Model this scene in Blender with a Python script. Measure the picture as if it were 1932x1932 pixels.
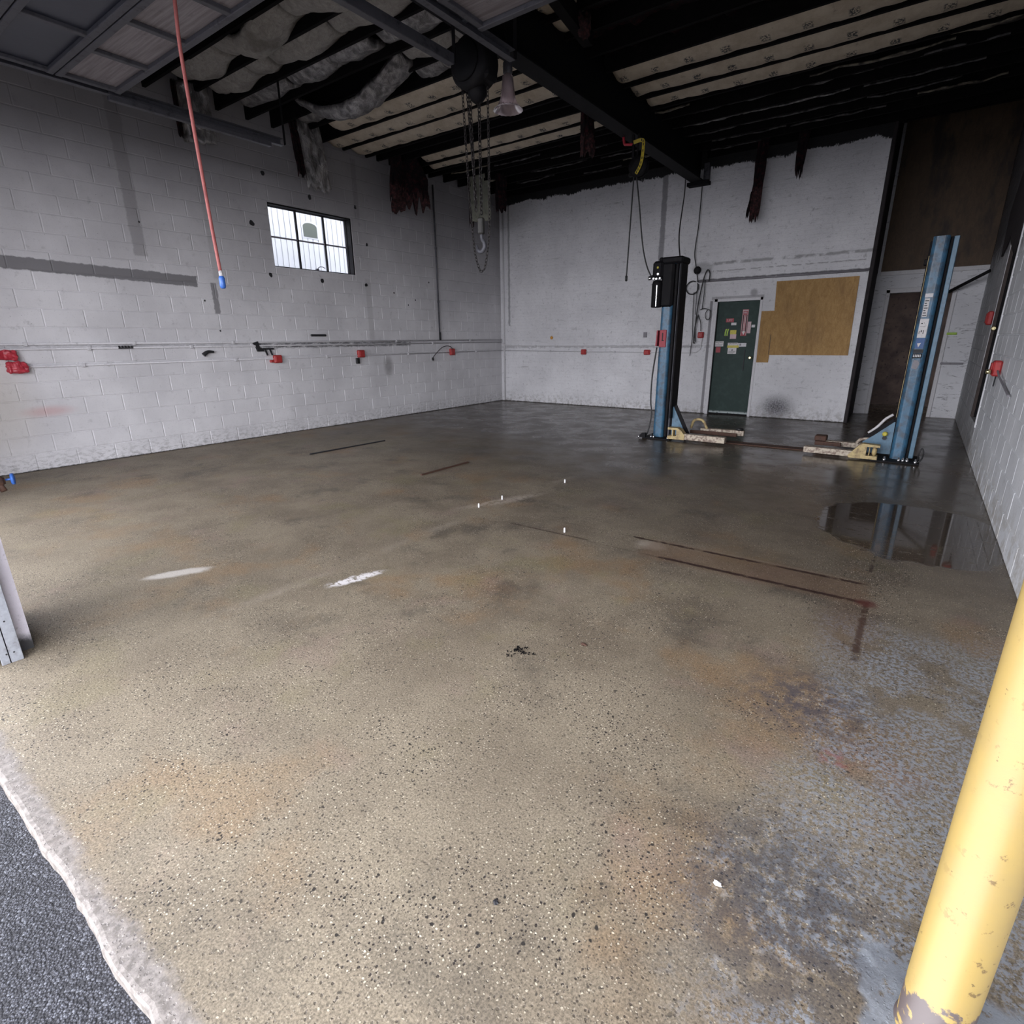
import bpy, bmesh, math, random
from mathutils import Vector, Matrix, noise as mnoise
random.seed(7)
for o in list(bpy.data.objects): bpy.data.objects.remove(o)
scene = bpy.context.scene
col = scene.collection
PI = math.pi
R = math.radians

# ------------------------------------------------------------------ camera
CAM = Vector((8.2789, -10.9726, 1.42))
RT = Vector((0.80919407, 0.58744149, -0.01083718))
UP = Vector((-0.16862239, 0.24986544, 0.95348505))
FW = Vector((-0.56282452, 0.76972706, -0.30124542))
FPX = 1024.25
cd = bpy.data.cameras.new('camera')
cam = bpy.data.objects.new('camera', cd)
col.objects.link(cam)
m = Matrix.Identity(4)
for i in range(3):
    m[i][0] = RT[i]; m[i][1] = UP[i]; m[i][2] = -FW[i]; m[i][3] = CAM[i]
cam.matrix_world = m
cd.sensor_fit = 'HORIZONTAL'
cd.sensor_width = 36.0
cd.lens = 36.0 * FPX / 1932.0
cd.clip_start = 0.02
cd.clip_end = 200
scene.camera = cam

def project(q):
    d = Vector(q) - CAM
    z = d.dot(FW)
    if z < 0.05: return None
    return (966 + FPX * d.dot(RT) / z, 966 - FPX * d.dot(UP) / z, z)

# ------------------------------------------------------------------ view, sky and exposure
scene.view_settings.view_transform = 'Standard'
scene.view_settings.look = 'None'
scene.view_settings.gamma = 1.0
scene.view_settings.use_curve_mapping = False
scene.view_settings.exposure = 0.52

world = bpy.data.worlds.new('overcast_sky')
scene.world = world
world.use_nodes = True
wn = world.node_tree.nodes; wl = world.node_tree.links
wn.clear()
wo = wn.new('ShaderNodeOutputWorld'); wb = wn.new('ShaderNodeBackground')
wt = wn.new('ShaderNodeTexCoord'); ws = wn.new('ShaderNodeSeparateXYZ'); wr = wn.new('ShaderNodeValToRGB')
wl.new(wt.outputs['Generated'], ws.inputs[0]); wl.new(ws.outputs['Z'], wr.inputs[0])
wr.color_ramp.elements[0].position = 0.0; wr.color_ramp.elements[0].color = (1.0, 1.0, 1.06, 1)
wr.color_ramp.elements[1].position = 1.0; wr.color_ramp.elements[1].color = (0.62, 0.65, 0.74, 1)
wl.new(wr.outputs[0], wb.inputs[0]); wb.inputs[1].default_value = 7.0
wl.new(wb.outputs[0], wo.inputs[0])

# light portals at the two open doorways and the window (they only guide sky sampling)
def portal(name, cx, cy, cz, w, h, rot):
    ld = bpy.data.lights.new(name, 'AREA'); ld.shape = 'RECTANGLE'; ld.size = w; ld.size_y = h
    ld.cycles.is_portal = True
    o = bpy.data.objects.new(name, ld); o.location = (cx, cy, cz); o.rotation_euler = rot
    col.objects.link(o)
portal('doorway_portal', 6.83, -10.86, 1.75, 3.8, 3.6, (R(90), 0, 0))
portal('doorway_portal', 2.85, -10.86, 1.75, 3.0, 3.6, (R(90), 0, 0))

# ------------------------------------------------------------------ node helper
class S:
    """tiny helper around one node material"""
    def __init__(s, name):
        s.m = bpy.data.materials.new(name); s.m.use_nodes = True
        s.t = s.m.node_tree; s.n = s.t.nodes; s.l = s.t.links
        s.b = s.n['Principled BSDF']; s._pos = None; s._obj = None; s._sep = {}
    def put(s, sock, v):
        if isinstance(v, bpy.types.NodeSocket): s.l.new(v, sock)
        elif isinstance(v, (tuple, list)):
            v = tuple(v); n = len(sock.default_value)
            if n == 4 and len(v) == 3: v += (1,)
            sock.default_value = v
        else:
            try: sock.default_value = v
            except Exception: sock.default_value = (v,) * len(sock.default_value)
    @property
    def pos(s):
        if s._pos is None: s._pos = s.n.new('ShaderNodeNewGeometry').outputs['Position']
        return s._pos
    @property
    def obj(s):
        if s._obj is None: s._obj = s.n.new('ShaderNodeTexCoord').outputs['Object']
        return s._obj
    def rnd(s):
        return s.n.new('ShaderNodeObjectInfo').outputs['Random']
    def xyz(s, v=None):
        v = v or s.pos
        k = id(v)
        if k not in s._sep:
            q = s.n.new('ShaderNodeSeparateXYZ'); s.l.new(v, q.inputs[0]); s._sep[k] = (q.outputs[0], q.outputs[1], q.outputs[2], v)
        return s._sep[k][:3]
    def comb(s, x, y, z):
        q = s.n.new('ShaderNodeCombineXYZ'); s.put(q.inputs[0], x); s.put(q.inputs[1], y); s.put(q.inputs[2], z); return q.outputs[0]
    def scale(s, v, sc):
        q = s.n.new('ShaderNodeVectorMath'); q.operation = 'MULTIPLY'; s.put(q.inputs[0], v); q.inputs[1].default_value = sc; return q.outputs[0]
    def vadd(s, a, b):
        q = s.n.new('ShaderNodeVectorMath'); q.operation = 'ADD'; s.put(q.inputs[0], a); s.put(q.inputs[1], b); return q.outputs[0]
    def noise(s, sc=5, det=4, ro=.55, v=None, dist=0, colr=False):
        q = s.n.new('ShaderNodeTexNoise'); s.put(q.inputs['Vector'], v or s.pos)
        q.inputs['Scale'].default_value = sc; q.inputs['Detail'].default_value = det
        q.inputs['Roughness'].default_value = ro; q.inputs['Distortion'].default_value = dist
        return q.outputs['Color' if colr else 'Fac']
    def vor(s, sc=50, v=None, out='Distance', feat='F1'):
        q = s.n.new('ShaderNodeTexVoronoi'); s.put(q.inputs['Vector'], v or s.pos); q.feature = feat
        q.inputs['Scale'].default_value = sc; return q.outputs[out]
    def ramp(s, f, st, interp='LINEAR'):
        q = s.n.new('ShaderNodeValToRGB'); s.put(q.inputs[0], f); e = q.color_ramp.elements
        q.color_ramp.interpolation = interp
        while len(e) < len(st): e.new(0.5)
        for i, (p, c) in enumerate(st):
            e[i].position = p
            if not isinstance(c, (tuple, list)): c = (c, c, c)
            e[i].color = tuple(c) + (1,) if len(c) == 3 else c
        return q.outputs[0]
    def mx(s, f, a, b, mode='MIX'):
        q = s.n.new('ShaderNodeMix'); q.data_type = 'RGBA'; q.blend_type = mode
        s.put(q.inputs[0], f); s.put(q.inputs[6], a); s.put(q.inputs[7], b); return q.outputs[2]
    def ma(s, op, a, b=0.0, c=0.0, clamp=False):
        q = s.n.new('ShaderNodeMath'); q.operation = op; q.use_clamp = clamp
        s.put(q.inputs[0], a); s.put(q.inputs[1], b)
        if op in ('MULTIPLY_ADD',): s.put(q.inputs[2], c)
        return q.outputs[0]
    def sm(s, v, a, b):
        """0 at a, 1 at b, smooth"""
        q = s.n.new('ShaderNodeMapRange'); q.interpolation_type = 'SMOOTHSTEP'
        if b < a:
            s.put(q.inputs[0], v); q.inputs[1].default_value = b; q.inputs[2].default_value = a
            q.inputs[3].default_value = 1; q.inputs[4].default_value = 0
        else:
            s.put(q.inputs[0], v); q.inputs[1].default_value = a; q.inputs[2].default_value = b
        return q.outputs[0]
    def band(s, u, lo, hi, e=.01):
        """1 inside lo..hi with soft edge e"""
        return s.ma('MULTIPLY', s.sm(u, lo - e, lo + e), s.sm(u, hi + e, hi - e))
    def box2(s, u, v, u0, u1, v0, v1, e=.01):
        return s.ma('MULTIPLY', s.band(u, u0, u1, e), s.band(v, v0, v1, e))
    def blob(s, u, v, cu, cv, ru, rv, soft=.5, rot=0):
        a = s.ma('SUBTRACT', u, cu); b = s.ma('SUBTRACT', v, cv)
        if rot:
            c_, s_ = math.cos(rot), math.sin(rot)
            a, b = s.ma('ADD', s.ma('MULTIPLY', a, c_), s.ma('MULTIPLY', b, s_)), s.ma('SUBTRACT', s.ma('MULTIPLY', b, c_), s.ma('MULTIPLY', a, s_))
        a = s.ma('DIVIDE', a, ru); b = s.ma('DIVIDE', b, rv)
        d = s.ma('SQRT', s.ma('ADD', s.ma('MULTIPLY', a, a), s.ma('MULTIPLY', b, b)))
        return s.sm(d, 1 + soft, 1 - soft)
    def mul(s, *a):
        r = a[0]
        for b in a[1:]: r = s.ma('MULTIPLY', r, b)
        return r
    def bump(s, h, st=.3, d=.01):
        q = s.n.new('ShaderNodeBump'); q.inputs['Strength'].default_value = st; q.inputs['Distance'].default_value = d
        s.put(q.inputs['Height'], h); s.l.new(q.outputs[0], s.b.inputs['Normal']); return s
    def set(s, c=None, r=None, metal=None, **k):
        if c is not None: s.put(s.b.inputs['Base Color'], c)
        if r is not None: s.put(s.b.inputs['Roughness'], r)
        if metal is not None: s.put(s.b.inputs['Metallic'], metal)
        for a, v in k.items(): s.put(s.b.inputs[a.replace('_', ' ')], v)
        return s

def dirty(name, c, d=(.03, .028, .028), r=.6, metal=0, sc=8, lo=.5, hi=.75, amt=.8, bump=.2, bsc=60, local=False, spec=.5):
    s = S(name); v = s.obj if local else s.pos
    n = s.noise(sc, 6, .65, v); f = s.ma('MULTIPLY', s.sm(n, lo, hi), amt)
    cc = s.mx(f, c, d)
    g = s.noise(bsc, 3, .6, v)
    cc = s.mx(.25, cc, s.mx(g, (0, 0, 0), (1, 1, 1)), 'OVERLAY')
    s.set(cc, s.ma('ADD', s.ma('MULTIPLY', g, .2), r - .1), metal, Specular_IOR_Level=spec)
    s.bump(g, bump, .004)
    return s.m

M = {}
# ---- materials of movable things
M['black'] = dirty('sooty_black_steel', (.006, .0055, .007), (.018, .016, .015), .7, 0, bump=.2, spec=.22)
M['joist'] = dirty('charred_timber', (.0035, .003, .0035), (.010, .008, .008), .85, 0, spec=.15)
M['joistlite'] = dirty('oily_dark_casting', (.05, .048, .045), (.015, .014, .013), .55, .2)
M['deck'] = dirty('charred_roof_boards', (.003, .0028, .0032), (.007, .006, .006), .9, 0, spec=.1)
M['beam'] = dirty('dark_painted_steel', (.006, .006, .0075), (.003, .003, .003), .75, 0, spec=.2)
M['galv'] = dirty('galvanised_steel', (.34, .36, .40), (.12, .11, .11), .5, .55, sc=14)
M['galvdark'] = dirty('grimy_galvanised_steel', (.10, .10, .115), (.03, .028, .03), .55, .3, sc=14)
M['blue'] = dirty('blue_enamel', (.034, .118, .205), (.03, .045, .065), .36, 0, sc=13, lo=.40, hi=.68, amt=.9, bump=.35, bsc=35)
M['bluelight'] = dirty('faded_blue_enamel', (.09, .18, .26), (.035, .06, .09), .4, 0, sc=16, lo=.45, hi=.8, bump=.3, bsc=35)
M['red'] = dirty('red_painted_metal', (.42, .035, .035), (.08, .012, .014), .5, 0, sc=22, lo=.5, hi=.8)
M['redp'] = dirty('crumpled_red_plastic', (.46, .035, .055), (.11, .012, .018), .4, 0, sc=20, lo=.5, hi=.8, bump=.6, bsc=30)
M['cream'] = dirty('worn_cream_yellow_paint', (.48, .37, .17), (.14, .08, .05), .55, 0, sc=16, lo=.46, hi=.66, amt=.75)
M['creamworn'] = dirty('scraped_cream_paint', (.52, .45, .35), (.13, .075, .06), .6, 0, sc=30, lo=.42, hi=.62, amt=.85)
M['rust'] = dirty('rusty_steel', (.085, .042, .028), (.025, .016, .014), .75, .1, sc=25)
M['chrome'] = dirty('bright_worn_steel', (.7, .7, .72), (.3, .3, .3), .25, .9, sc=20)
M['brass'] = dirty('polished_brass', (.75, .66, .38), (.4, .33, .15), .22, .9)
M['white'] = dirty('white_gloss', (.75, .75, .77), (.5, .5, .5), .5, 0)
M['rubber'] = dirty('black_rubber', (.012, .012, .013), (.03, .03, .03), .5, 0)
M['chain'] = dirty('oily_chain_steel', (.035, .03, .03), (.012, .009, .008), .4, .6, sc=40)
M['hosered'] = dirty('faded_red_rubber', (.42, .12, .11), (.16, .02, .025), .55, 0, sc=3, lo=.45, hi=.7)
M['bluepl'] = dirty('blue_plastic', (.05, .16, .55), (.02, .06, .3), .35, 0)
M['blueface'] = M['bluepl']
M['paper'] = dirty('soiled_white_label', (.62, .60, .60), (.25, .24, .25), .6, 0, sc=30)
M['pinklabel'] = dirty('faded_pink_label', (.55, .40, .42), (.35, .22, .25), .6, 0, sc=30)
M['redlabel'] = dirty('faded_red_label', (.32, .035, .05), (.2, .025, .035), .55, 0, sc=30)
M['yellabel'] = dirty('yellow_label', (.55, .48, .07), (.3, .24, .03), .55, 0, sc=30)
M['greenlabel'] = dirty('lime_label', (.35, .55, .06), (.1, .2, .02), .55, 0, sc=30)
M['ink'] = dirty('black_ink', (.015, .015, .018), (.02, .02, .02), .6, 0)
M['bluelabel'] = dirty('blue_label', (.03, .09, .25), (.02, .04, .1), .5, 0)
M['tape'] = dirty('yellow_barrier_tape', (.50, .38, .03), (.15, .11, .02), .45, 0, sc=20)
M['brownply'] = None

# green door paint
s = S('dark_green_door_paint'); n = s.noise(9, 6, .65)
x, y, z = s.xyz()
c = s.mx(s.sm(n, .4, .75), (.009, .028, .023), (.019, .044, .038))
worn = s.mul(s.sm(z, .085, .045), s.sm(s.noise(22, 4, .6), .38, .46))
c = s.mx(worn, c, (.42, .47, .47))
c = s.mx(s.mul(s.sm(s.noise(70, 2, .6), .72, .76), .5), c, (.2, .22, .22))
s.set(c, .55, Specular_IOR_Level=.3).bump(s.noise(80, 3), .12, .003); M['greendoor'] = s.m

# OSB / plywood
def ply(name, a, b, dark, amt):
    s = S(name); x, y, z = s.xyz()
    g = s.noise(1, 6, .7, s.comb(s.ma('MULTIPLY', x, 14), y, s.ma('MULTIPLY', z, 5)), 1.2)
    f = s.noise(55, 4, .7)
    c = s.mx(s.sm(g, .3, .7), a, b)
    c = s.mx(.35, c, s.mx(f, (.05, .05, .05), (.95, .95, .95)), 'OVERLAY')
    d = s.sm(s.noise(2.2, 5, .6, s.scale(s.pos, (1.6, 1, .55))), .48, .7)
    c = s.mx(s.ma('MULTIPLY', d, amt), c, dark)
    s.set(c, .65).bump(f, .3, .004); return s.m
M['osb'] = ply('weathered_strand_board', (.29, .155, .040), (.40, .235, .075), (.17, .085, .026), .5)
M['darkply'] = ply('smoke_stained_board', (.070, .040, .022), (.10, .062, .033), (.022, .014, .012), .9)
M['browndoor'] = ply('dark_brown_door', (.045, .03, .026), (.06, .042, .036), (.02, .014, .012), .6)
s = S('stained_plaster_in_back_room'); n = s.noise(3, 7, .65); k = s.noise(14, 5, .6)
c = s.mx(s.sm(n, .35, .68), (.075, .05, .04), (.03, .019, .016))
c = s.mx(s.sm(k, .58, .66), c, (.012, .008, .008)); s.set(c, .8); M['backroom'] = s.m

# foil and kraft insulation
s = S('foil_insulation_facing'); n = s.noise(7, 6, .62, s.scale(s.pos, (1.6, 1.6, .8)), dist=.5); k = s.noise(3, 3, .5)
c = s.mx(s.sm(n, .35, .7), (.14, .135, .135), (.46, .44, .43)); c = s.mx(s.sm(k, .55, .8), c, (.05, .045, .045))
s.set(c, .32, .55).bump(n, 1, .05); M['foil'] = s.m
s = S('white_vinyl_insulation_facing'); n = s.noise(16, 6, .7, dist=1.0); k = s.noise(2.5, 4, .6)
c = s.mx(s.sm(n, .3, .75), (.26, .245, .22), (.42, .40, .37)); c = s.mx(s.ma('MULTIPLY', s.sm(k, .5, .75), .75), c, (.10, .09, .075))
s.set(c, .5).bump(n, .8, .03); M['vinyl'] = s.m
s = S('kraft_paper_facing'); n = s.noise(5, 6, .7); x, y, z = s.xyz()
c = s.mx(s.sm(n, .35, .7), (.56, .49, .38), (.42, .35, .26))
gy = s.xyz(s.n.new('ShaderNodeTexCoord').outputs['Generated'])[1]
xs = s.ma('ADD', s.ma('DIVIDE', x, .40), s.ma('MULTIPLY', s.rnd(), 5.0))
cell = s.ma('SUBTRACT', xs, s.ma('FLOOR', xs)); yc = gy
st = s.mul(s.box2(cell, yc, .34, .58, .34, .60, .03), s.sm(s.noise(55, 2, .5), .46, .52))
c = s.mx(s.ma('MULTIPLY', st, .95), c, (.035, .04, .045))
c = s.mx(s.mul(s.sm(s.noise(9, 5, .7), .6, .75), .6), c, (.12, .09, .07))
s.set(c, .7).bump(s.noise(18, 5, .7), .5, .012); M['kraft'] = s.m
M['smoky'] = dirty('smoked_insulation_facing', (.10, .095, .095), (.015, .013, .014), .6, 0, sc=7, lo=.42, hi=.6, amt=1)
M['smoky2'] = dirty('browned_kraft_facing', (.20, .175, .13), (.03, .025, .02), .6, 0, sc=6, lo=.42, hi=.62, amt=1)
s = S('charred_insulation'); n = s.noise(16, 6, .7); x, y, z = s.xyz(s.obj)
c = s.mx(s.sm(n, .45, .75), (.012, .009, .011), (.06, .016, .02)); s.set(c, .9, Specular_IOR_Level=.15).bump(n, .9, .02); M['char'] = s.m
s = S('pink_glass_wool'); n = s.noise(22, 6, .75)
c = s.mx(s.sm(n, .4, .7), (.016, .008, .009), (.12, .038, .040)); s.set(c, .95).bump(n, 1, .02); M['wool'] = s.m

# ---- painted concrete block wall (left)
def wallbase(s, lo=(.58, .57, .59), hi=(.72, .71, .73), grime=(.15, .145, .15)):
    n = s.noise(1.1, 6, .6); k = s.noise(7, 7, .7); f = s.noise(55, 4, .7)
    c = s.mx(s.sm(n, .3, .7), lo, hi)
    c = s.mx(s.ma('MULTIPLY', s.sm(k, .56, .8), .55), c, grime)
    c = s.mx(s.ma('MULTIPLY', s.sm(f, .58, .74), .38), c, grime)
    sp = s.sm(s.vor(17), .07, .035); sp = s.mul(sp, s.sm(s.noise(2.3, 3, .5), .5, .6))
    c = s.mx(s.ma('MULTIPLY', sp, .8), c, (.04, .04, .045))
    return c, f
s = S('painted_block_left_wall'); x, y, z = s.xyz()
c, f = wallbase(s)
jit = s.ma('MULTIPLY', s.ma('SUBTRACT', s.noise(14, 5, .6), .5), .05)
yj = s.ma('ADD', y, jit); zj = s.ma('ADD', z, jit)
G = (.15, .145, .155)
zt = s.ma('ADD', zj, s.ma('MULTIPLY', s.ma('ADD', y, 9.0), .03))
c = s.mx(s.ma('MULTIPLY', s.box2(yj, zt, -12, -6.96, 2.235, 2.37, .008), .88), c, G)
c = s.mx(s.ma('MULTIPLY', s.box2(yj, z, -7.68, -7.53, 2.50, 4.3, .012), .42), c, (.13, .12, .12))
c = s.mx(s.ma('MULTIPLY', s.box2(yj, z, -6.78, -6.70, 1.83, 2.24, .01), .75), c, G)
c = s.mx(s.ma('MULTIPLY', s.box2(yj, z, -6.72, -6.63, 2.30, 3.7, .02), .25), c, (.16, .15, .15))
c = s.mx(s.ma('MULTIPLY', s.box2(yj, z, -4.12, -4.02, 3.45, 4.35, .015), .4), c, G)
c = s.mx(s.ma('MULTIPLY', s.box2(yj, z, -4.02, -3.90, 1.46, 2.5, .02), .3), c, (.3, .29, .29))
bandn = s.sm(s.noise(16, 5, .7, s.scale(s.pos, (1, .5, 2))), .36, .55)
c = s.mx(s.mul(s.box2(yj, zj, -6.25, -3.0, 1.345, 1.43, .02), bandn, .85), c, (.07, .07, .075))
c = s.mx(s.mul(s.box2(yj, zj, -9.8, -6.2, 1.37, 1.42, .015), bandn, .35), c, (.1, .1, .11))
c = s.mx(s.mul(s.blob(y, z, -3.62, .98, .10, .16, .6), .55), c, (.12, .11, .11))
c = s.mx(s.mul(s.blob(y, z, -5.9, 1.75, .22, .2, .3), s.sm(s.noise(30, 3), .5, .6), .3), c, (.7, .7, .7))
c = s.mx(s.mul(s.blob(y, z, -8.95, .68, .2, .05, .8), .35), c, (.55, .16, .15))
c = s.mx(s.mul(s.blob(y, z, -9.45, .8, .35, .5, .7), .3), c, (.45, .38, .26))
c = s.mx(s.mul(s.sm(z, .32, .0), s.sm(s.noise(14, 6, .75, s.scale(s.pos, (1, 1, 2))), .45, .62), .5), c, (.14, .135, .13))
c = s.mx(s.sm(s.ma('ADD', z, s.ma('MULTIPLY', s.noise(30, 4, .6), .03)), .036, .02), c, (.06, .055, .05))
soot_shade = s.ma('ADD', z, s.ma('MULTIPLY', s.noise(1.3, 5, .6), .9)); c = s.mx(s.mul(s.sm(soot_shade, 2.4, 4.4), .72), c, (.15, .142, .15))  # darkens with height: shade of the upper wall painted in, over minor soot
c = s.mx(s.mul(s.sm(y, -3.4, -2.2), s.sm(z, 1.5, 2.6), .18), c, (.22, .21, .22))
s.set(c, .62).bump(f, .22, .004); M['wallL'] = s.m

s = S('painted_block_right_wall'); x, y, z = s.xyz()
c, f = wallbase(s, (.54, .55, .57), (.68, .69, .71))
c = s.mx(s.mul(s.sm(z, .45, .0), s.sm(s.noise(9, 6, .7), .42, .6), .55), c, (.26, .22, .16))
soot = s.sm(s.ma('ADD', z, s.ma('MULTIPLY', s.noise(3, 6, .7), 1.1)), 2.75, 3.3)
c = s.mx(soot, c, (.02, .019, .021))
c = s.mx(s.mul(s.sm(y, -2.6, -1.2), .45), c, (.16, .155, .165))
s.set(c, .62).bump(f, .22, .004); M['wallR'] = s.m

def brickbump(s, u, v, w=.2, h=.0677):
    q = s.n.new('ShaderNodeTexBrick'); s.put(q.inputs['Vector'], s.comb(u, v, 0.0))
    q.inputs['Scale'].default_value = 1.0; q.inputs['Brick Width'].default_value = w; q.inputs['Row Height'].default_value = h
    q.inputs['Mortar Size'].default_value = .006; q.inputs['Mortar Smooth'].default_value = .6
    return q.outputs['Fac']
s = S('rough_painted_back_wall'); x, y, z = s.xyz()
c, f = wallbase(s, (.66, .655, .68), (.80, .795, .82), (.16, .155, .165))
blot = s.sm(s.noise(13, 8, .82), .54, .66); c = s.mx(s.ma('MULTIPLY', blot, .5), c, (.13, .125, .135))
hor = s.sm(s.noise(2.2, 6, .7, s.scale(s.pos, (1, 1, 7))), .57, .7); c = s.mx(s.ma('MULTIPLY', hor, .35), c, (.15, .145, .15))
jit = s.ma('MULTIPLY', s.ma('SUBTRACT', s.noise(10, 5, .6), .5), .05)
xj = s.ma('ADD', x, jit); zj = s.ma('ADD', z, jit)
G = (.17, .165, .18)
def add(msk, amt, colr):
    global c
    c = s.mx(s.ma('MULTIPLY', msk, amt), c, colr)
add(s.box2(xj, z, 3.83, 3.93, 2.55, 4.42, .015), .75, G)
add(s.box2(xj, z, .22, .27, 1.75, 4.4, .012), .6, (.12, .12, .13))
add(s.box2(x, zj, 4.62, 7.4, 2.425, 2.465, .012), .85, (.06, .058, .065))
add(s.mul(s.box2(x, s.ma('SUBTRACT', zj, s.ma('MULTIPLY', x, .0)), 4.8, 7.4, 2.70, 2.745, .015), s.sm(s.noise(6, 4), .38, .55)), .6, (.14, .13, .14))
add(s.mul(s.box2(x, zj, 4.9, 7.3, 2.585, 2.60, .008), s.sm(s.noise(7, 4), .4, .5)), .6, (.12, .11, .12))
add(s.blob(x, zj, 4.70, 2.66, .18, .10, .3), .5, (.2, .2, .21))
add(s.mul(s.blob(x, z, 6.27, .20, .22, .17, .85), s.ma('ADD', .5, s.ma('MULTIPLY', s.sm(s.noise(45, 5, .75), .36, .6), .5))), .95, (.045, .043, .055))
add(s.box2(x, z, 4.905, 4.955, .0, 2.08, .006), .8, (.16, .15, .165))
add(s.box2(x, z, 4.93, 5.84, 2.10, 2.15, .006), .5, (.16, .15, .165))
add(s.blob(x, z, 5.66, 2.19, .06, .06, .5), .6, (.16, .15, .165))
add(s.mul(s.box2(x, zj, -.1, 5.0, 1.245, 1.30, .012), s.sm(s.noise(9, 4), .35, .5)), .4, (.17, .16, .17))
add(s.mul(s.sm(z, .35, .0), s.sm(s.noise(12, 6, .75), .45, .6)), .5, (.2, .18, .16))
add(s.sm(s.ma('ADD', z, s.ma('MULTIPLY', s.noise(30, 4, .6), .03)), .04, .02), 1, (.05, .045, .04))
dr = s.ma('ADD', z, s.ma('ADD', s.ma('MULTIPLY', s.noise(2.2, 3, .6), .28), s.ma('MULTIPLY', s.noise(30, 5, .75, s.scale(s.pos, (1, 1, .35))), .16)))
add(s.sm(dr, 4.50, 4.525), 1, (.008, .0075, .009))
br = brickbump(s, x, z)
hgt = s.ma('ADD', s.ma('MULTIPLY', f, .5), s.ma('ADD', s.ma('MULTIPLY', s.noise(20, 6, .7), 1.0), s.ma('MULTIPLY', br, -.12)))
s.set(c, .6).bump(hgt, .9, .016); M['wallB'] = s.m

s = S('cracked_white_recess_wall'); x, y, z = s.xyz()
c, f = wallbase(s, (.62, .62, .65), (.74, .74, .77), (.14, .135, .145))
hor = s.sm(s.noise(5, 6, .7, s.scale(s.pos, (1, 1, 4)), dist=1), .57, .63); c = s.mx(s.ma('MULTIPLY', hor, .6), c, (.13, .125, .14))
s.set(c, .6).bump(s.noise(20, 6, .7), .6, .012); M['wallRec'] = s.m
M['trimwhite'] = dirty('grubby_white_trim', (.60, .59, .61), (.2, .19, .2), .55, 0, sc=12, lo=.55, hi=.8)
M['trimgrey'] = dirty('grey_painted_trim', (.22, .21, .23), (.1, .1, .1), .55, 0, sc=12, lo=.55, hi=.8)
M['darkpost'] = dirty('sooty_wall_end', (.035, .03, .032), (.012, .01, .012), .85, 0, sc=6, spec=.2)
s = S('pier_paint'); c, f = wallbase(s, (.55, .52, .58), (.64, .61, .66)); x, y, z = s.xyz()
c = s.mx(s.mul(s.sm(s.ma('ADD', z, s.ma('MULTIPLY', s.noise(12, 5, .7), .12)), .17, .10)), c, (.03, .03, .032))
s.set(c, .6).bump(s.noise(25, 5, .7), .5, .01); M['pier'] = s.m

# ---- floor
s = S('worn_wet_exposed_aggregate_concrete'); x, y, z = s.xyz()
big = s.noise(.55, 4, .55); mid = s.noise(2.2, 6, .62); fine = s.noise(24, 5, .7)
c = s.mx(s.sm(mid, .32, .68), (.245, .202, .142), (.165, .131, .091))
c = s.mx(s.mul(s.sm(s.noise(1.3, 5, .6, s.vadd(s.pos, (7, 3, 0))), .52, .68), .55), c, (.245, .145, .065))
c = s.mx(s.mul(s.sm(s.noise(1.7, 5, .6, s.vadd(s.pos, (1, 9, 0))), .54, .68), .4), c, (.200, .172, .085))
c = s.mx(s.mul(s.sm(s.noise(1.9, 5, .6, s.vadd(s.pos, (4, 2, 0))), .56, .70), .4), c, (.255, .175, .145))
greasy = s.sm(s.noise(1.6, 6, .68, s.vadd(s.pos, (13, 5, 2))), .54, .68)
c = s.mx(s.mul(greasy, .5), c, (.045, .038, .032))
# wet towards the back of the shop: the soaked concrete itself is darker and smoother
wetn = s.ma('ADD', y, s.ma('MULTIPLY', s.ma('SUBTRACT', s.noise(.7, 5, .6), .5), 4.0))
wetx = s.ma('ADD', wetn, s.ma('MULTIPLY', s.ma('SUBTRACT', x, 5.0), .30))
wet = s.sm(wetx, -8.2, -3.6)
c = s.mx(s.ma('MULTIPLY', wet, .74), c, (.036, .028, .022))
c = s.mx(s.mul(wet, s.sm(s.noise(1.1, 5, .62, s.scale(s.vadd(s.pos, (3, 8, 1)), (1, 2.2, 1))), .5, .68), .5), c, (.075, .058, .042))
# paler dry floor in front
dry = s.mul(s.sm(y, -8.6, -10.3), s.sm(x, 8.4, 7.4))
c = s.mx(s.ma('MULTIPLY', dry, .35), c, (.265, .228, .165))
# aggregate: dark and pale pebbles
mask = s.mul(s.sm(y, -3.0, -6.5), s.ma('ADD', .45, s.ma('MULTIPLY', s.sm(s.noise(2.0, 4, .6, s.vadd(s.pos, (21, 4, 0))), .38, .62), .65)))
def peb(sc, thr, prob, colr, amt, off=0):
    global c
    v = s.vadd(s.pos, (off, off * .7, 0)); v = s.vadd(v, s.scale(s.noise(sc * 1.2, 2, .5, colr=True), (.6 / sc, .6 / sc, 0)))
    v = s.scale(v, (1, 1, 0))
    d = s.vor(sc, v); rc = s.xyz(s.vor(sc, v, 'Color'))[0]
    k = s.mul(s.sm(d, thr, thr * .6), s.sm(rc, prob, prob + .02), amt)
    c = s.mx(s.mul(k, mask), c, colr); return k
grit = s.noise(150, 2, .7, s.scale(s.pos, (1, 1, 0)))
c = s.mx(s.mul(.48, s.sm(y, -2.0, -7.5)), c, s.mx(s.sm(grit, .3, .7), (.12, .12, .12), (.88, .88, .88)), 'OVERLAY')
k1 = peb(90, .36, .60, (.030, .023, .019), .95)
k2 = peb(95, .32, .78, (.60, .53, .40), .85, 3.3)
k3 = peb(170, .42, .62, (.05, .04, .032), .75, 6.1)
k4 = peb(160, .38, .80, (.50, .44, .34), .65, 9.1)
k5 = s.mul(peb(46, .29, .84, (.026, .022, .018), .95, 5.7), 1)
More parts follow.
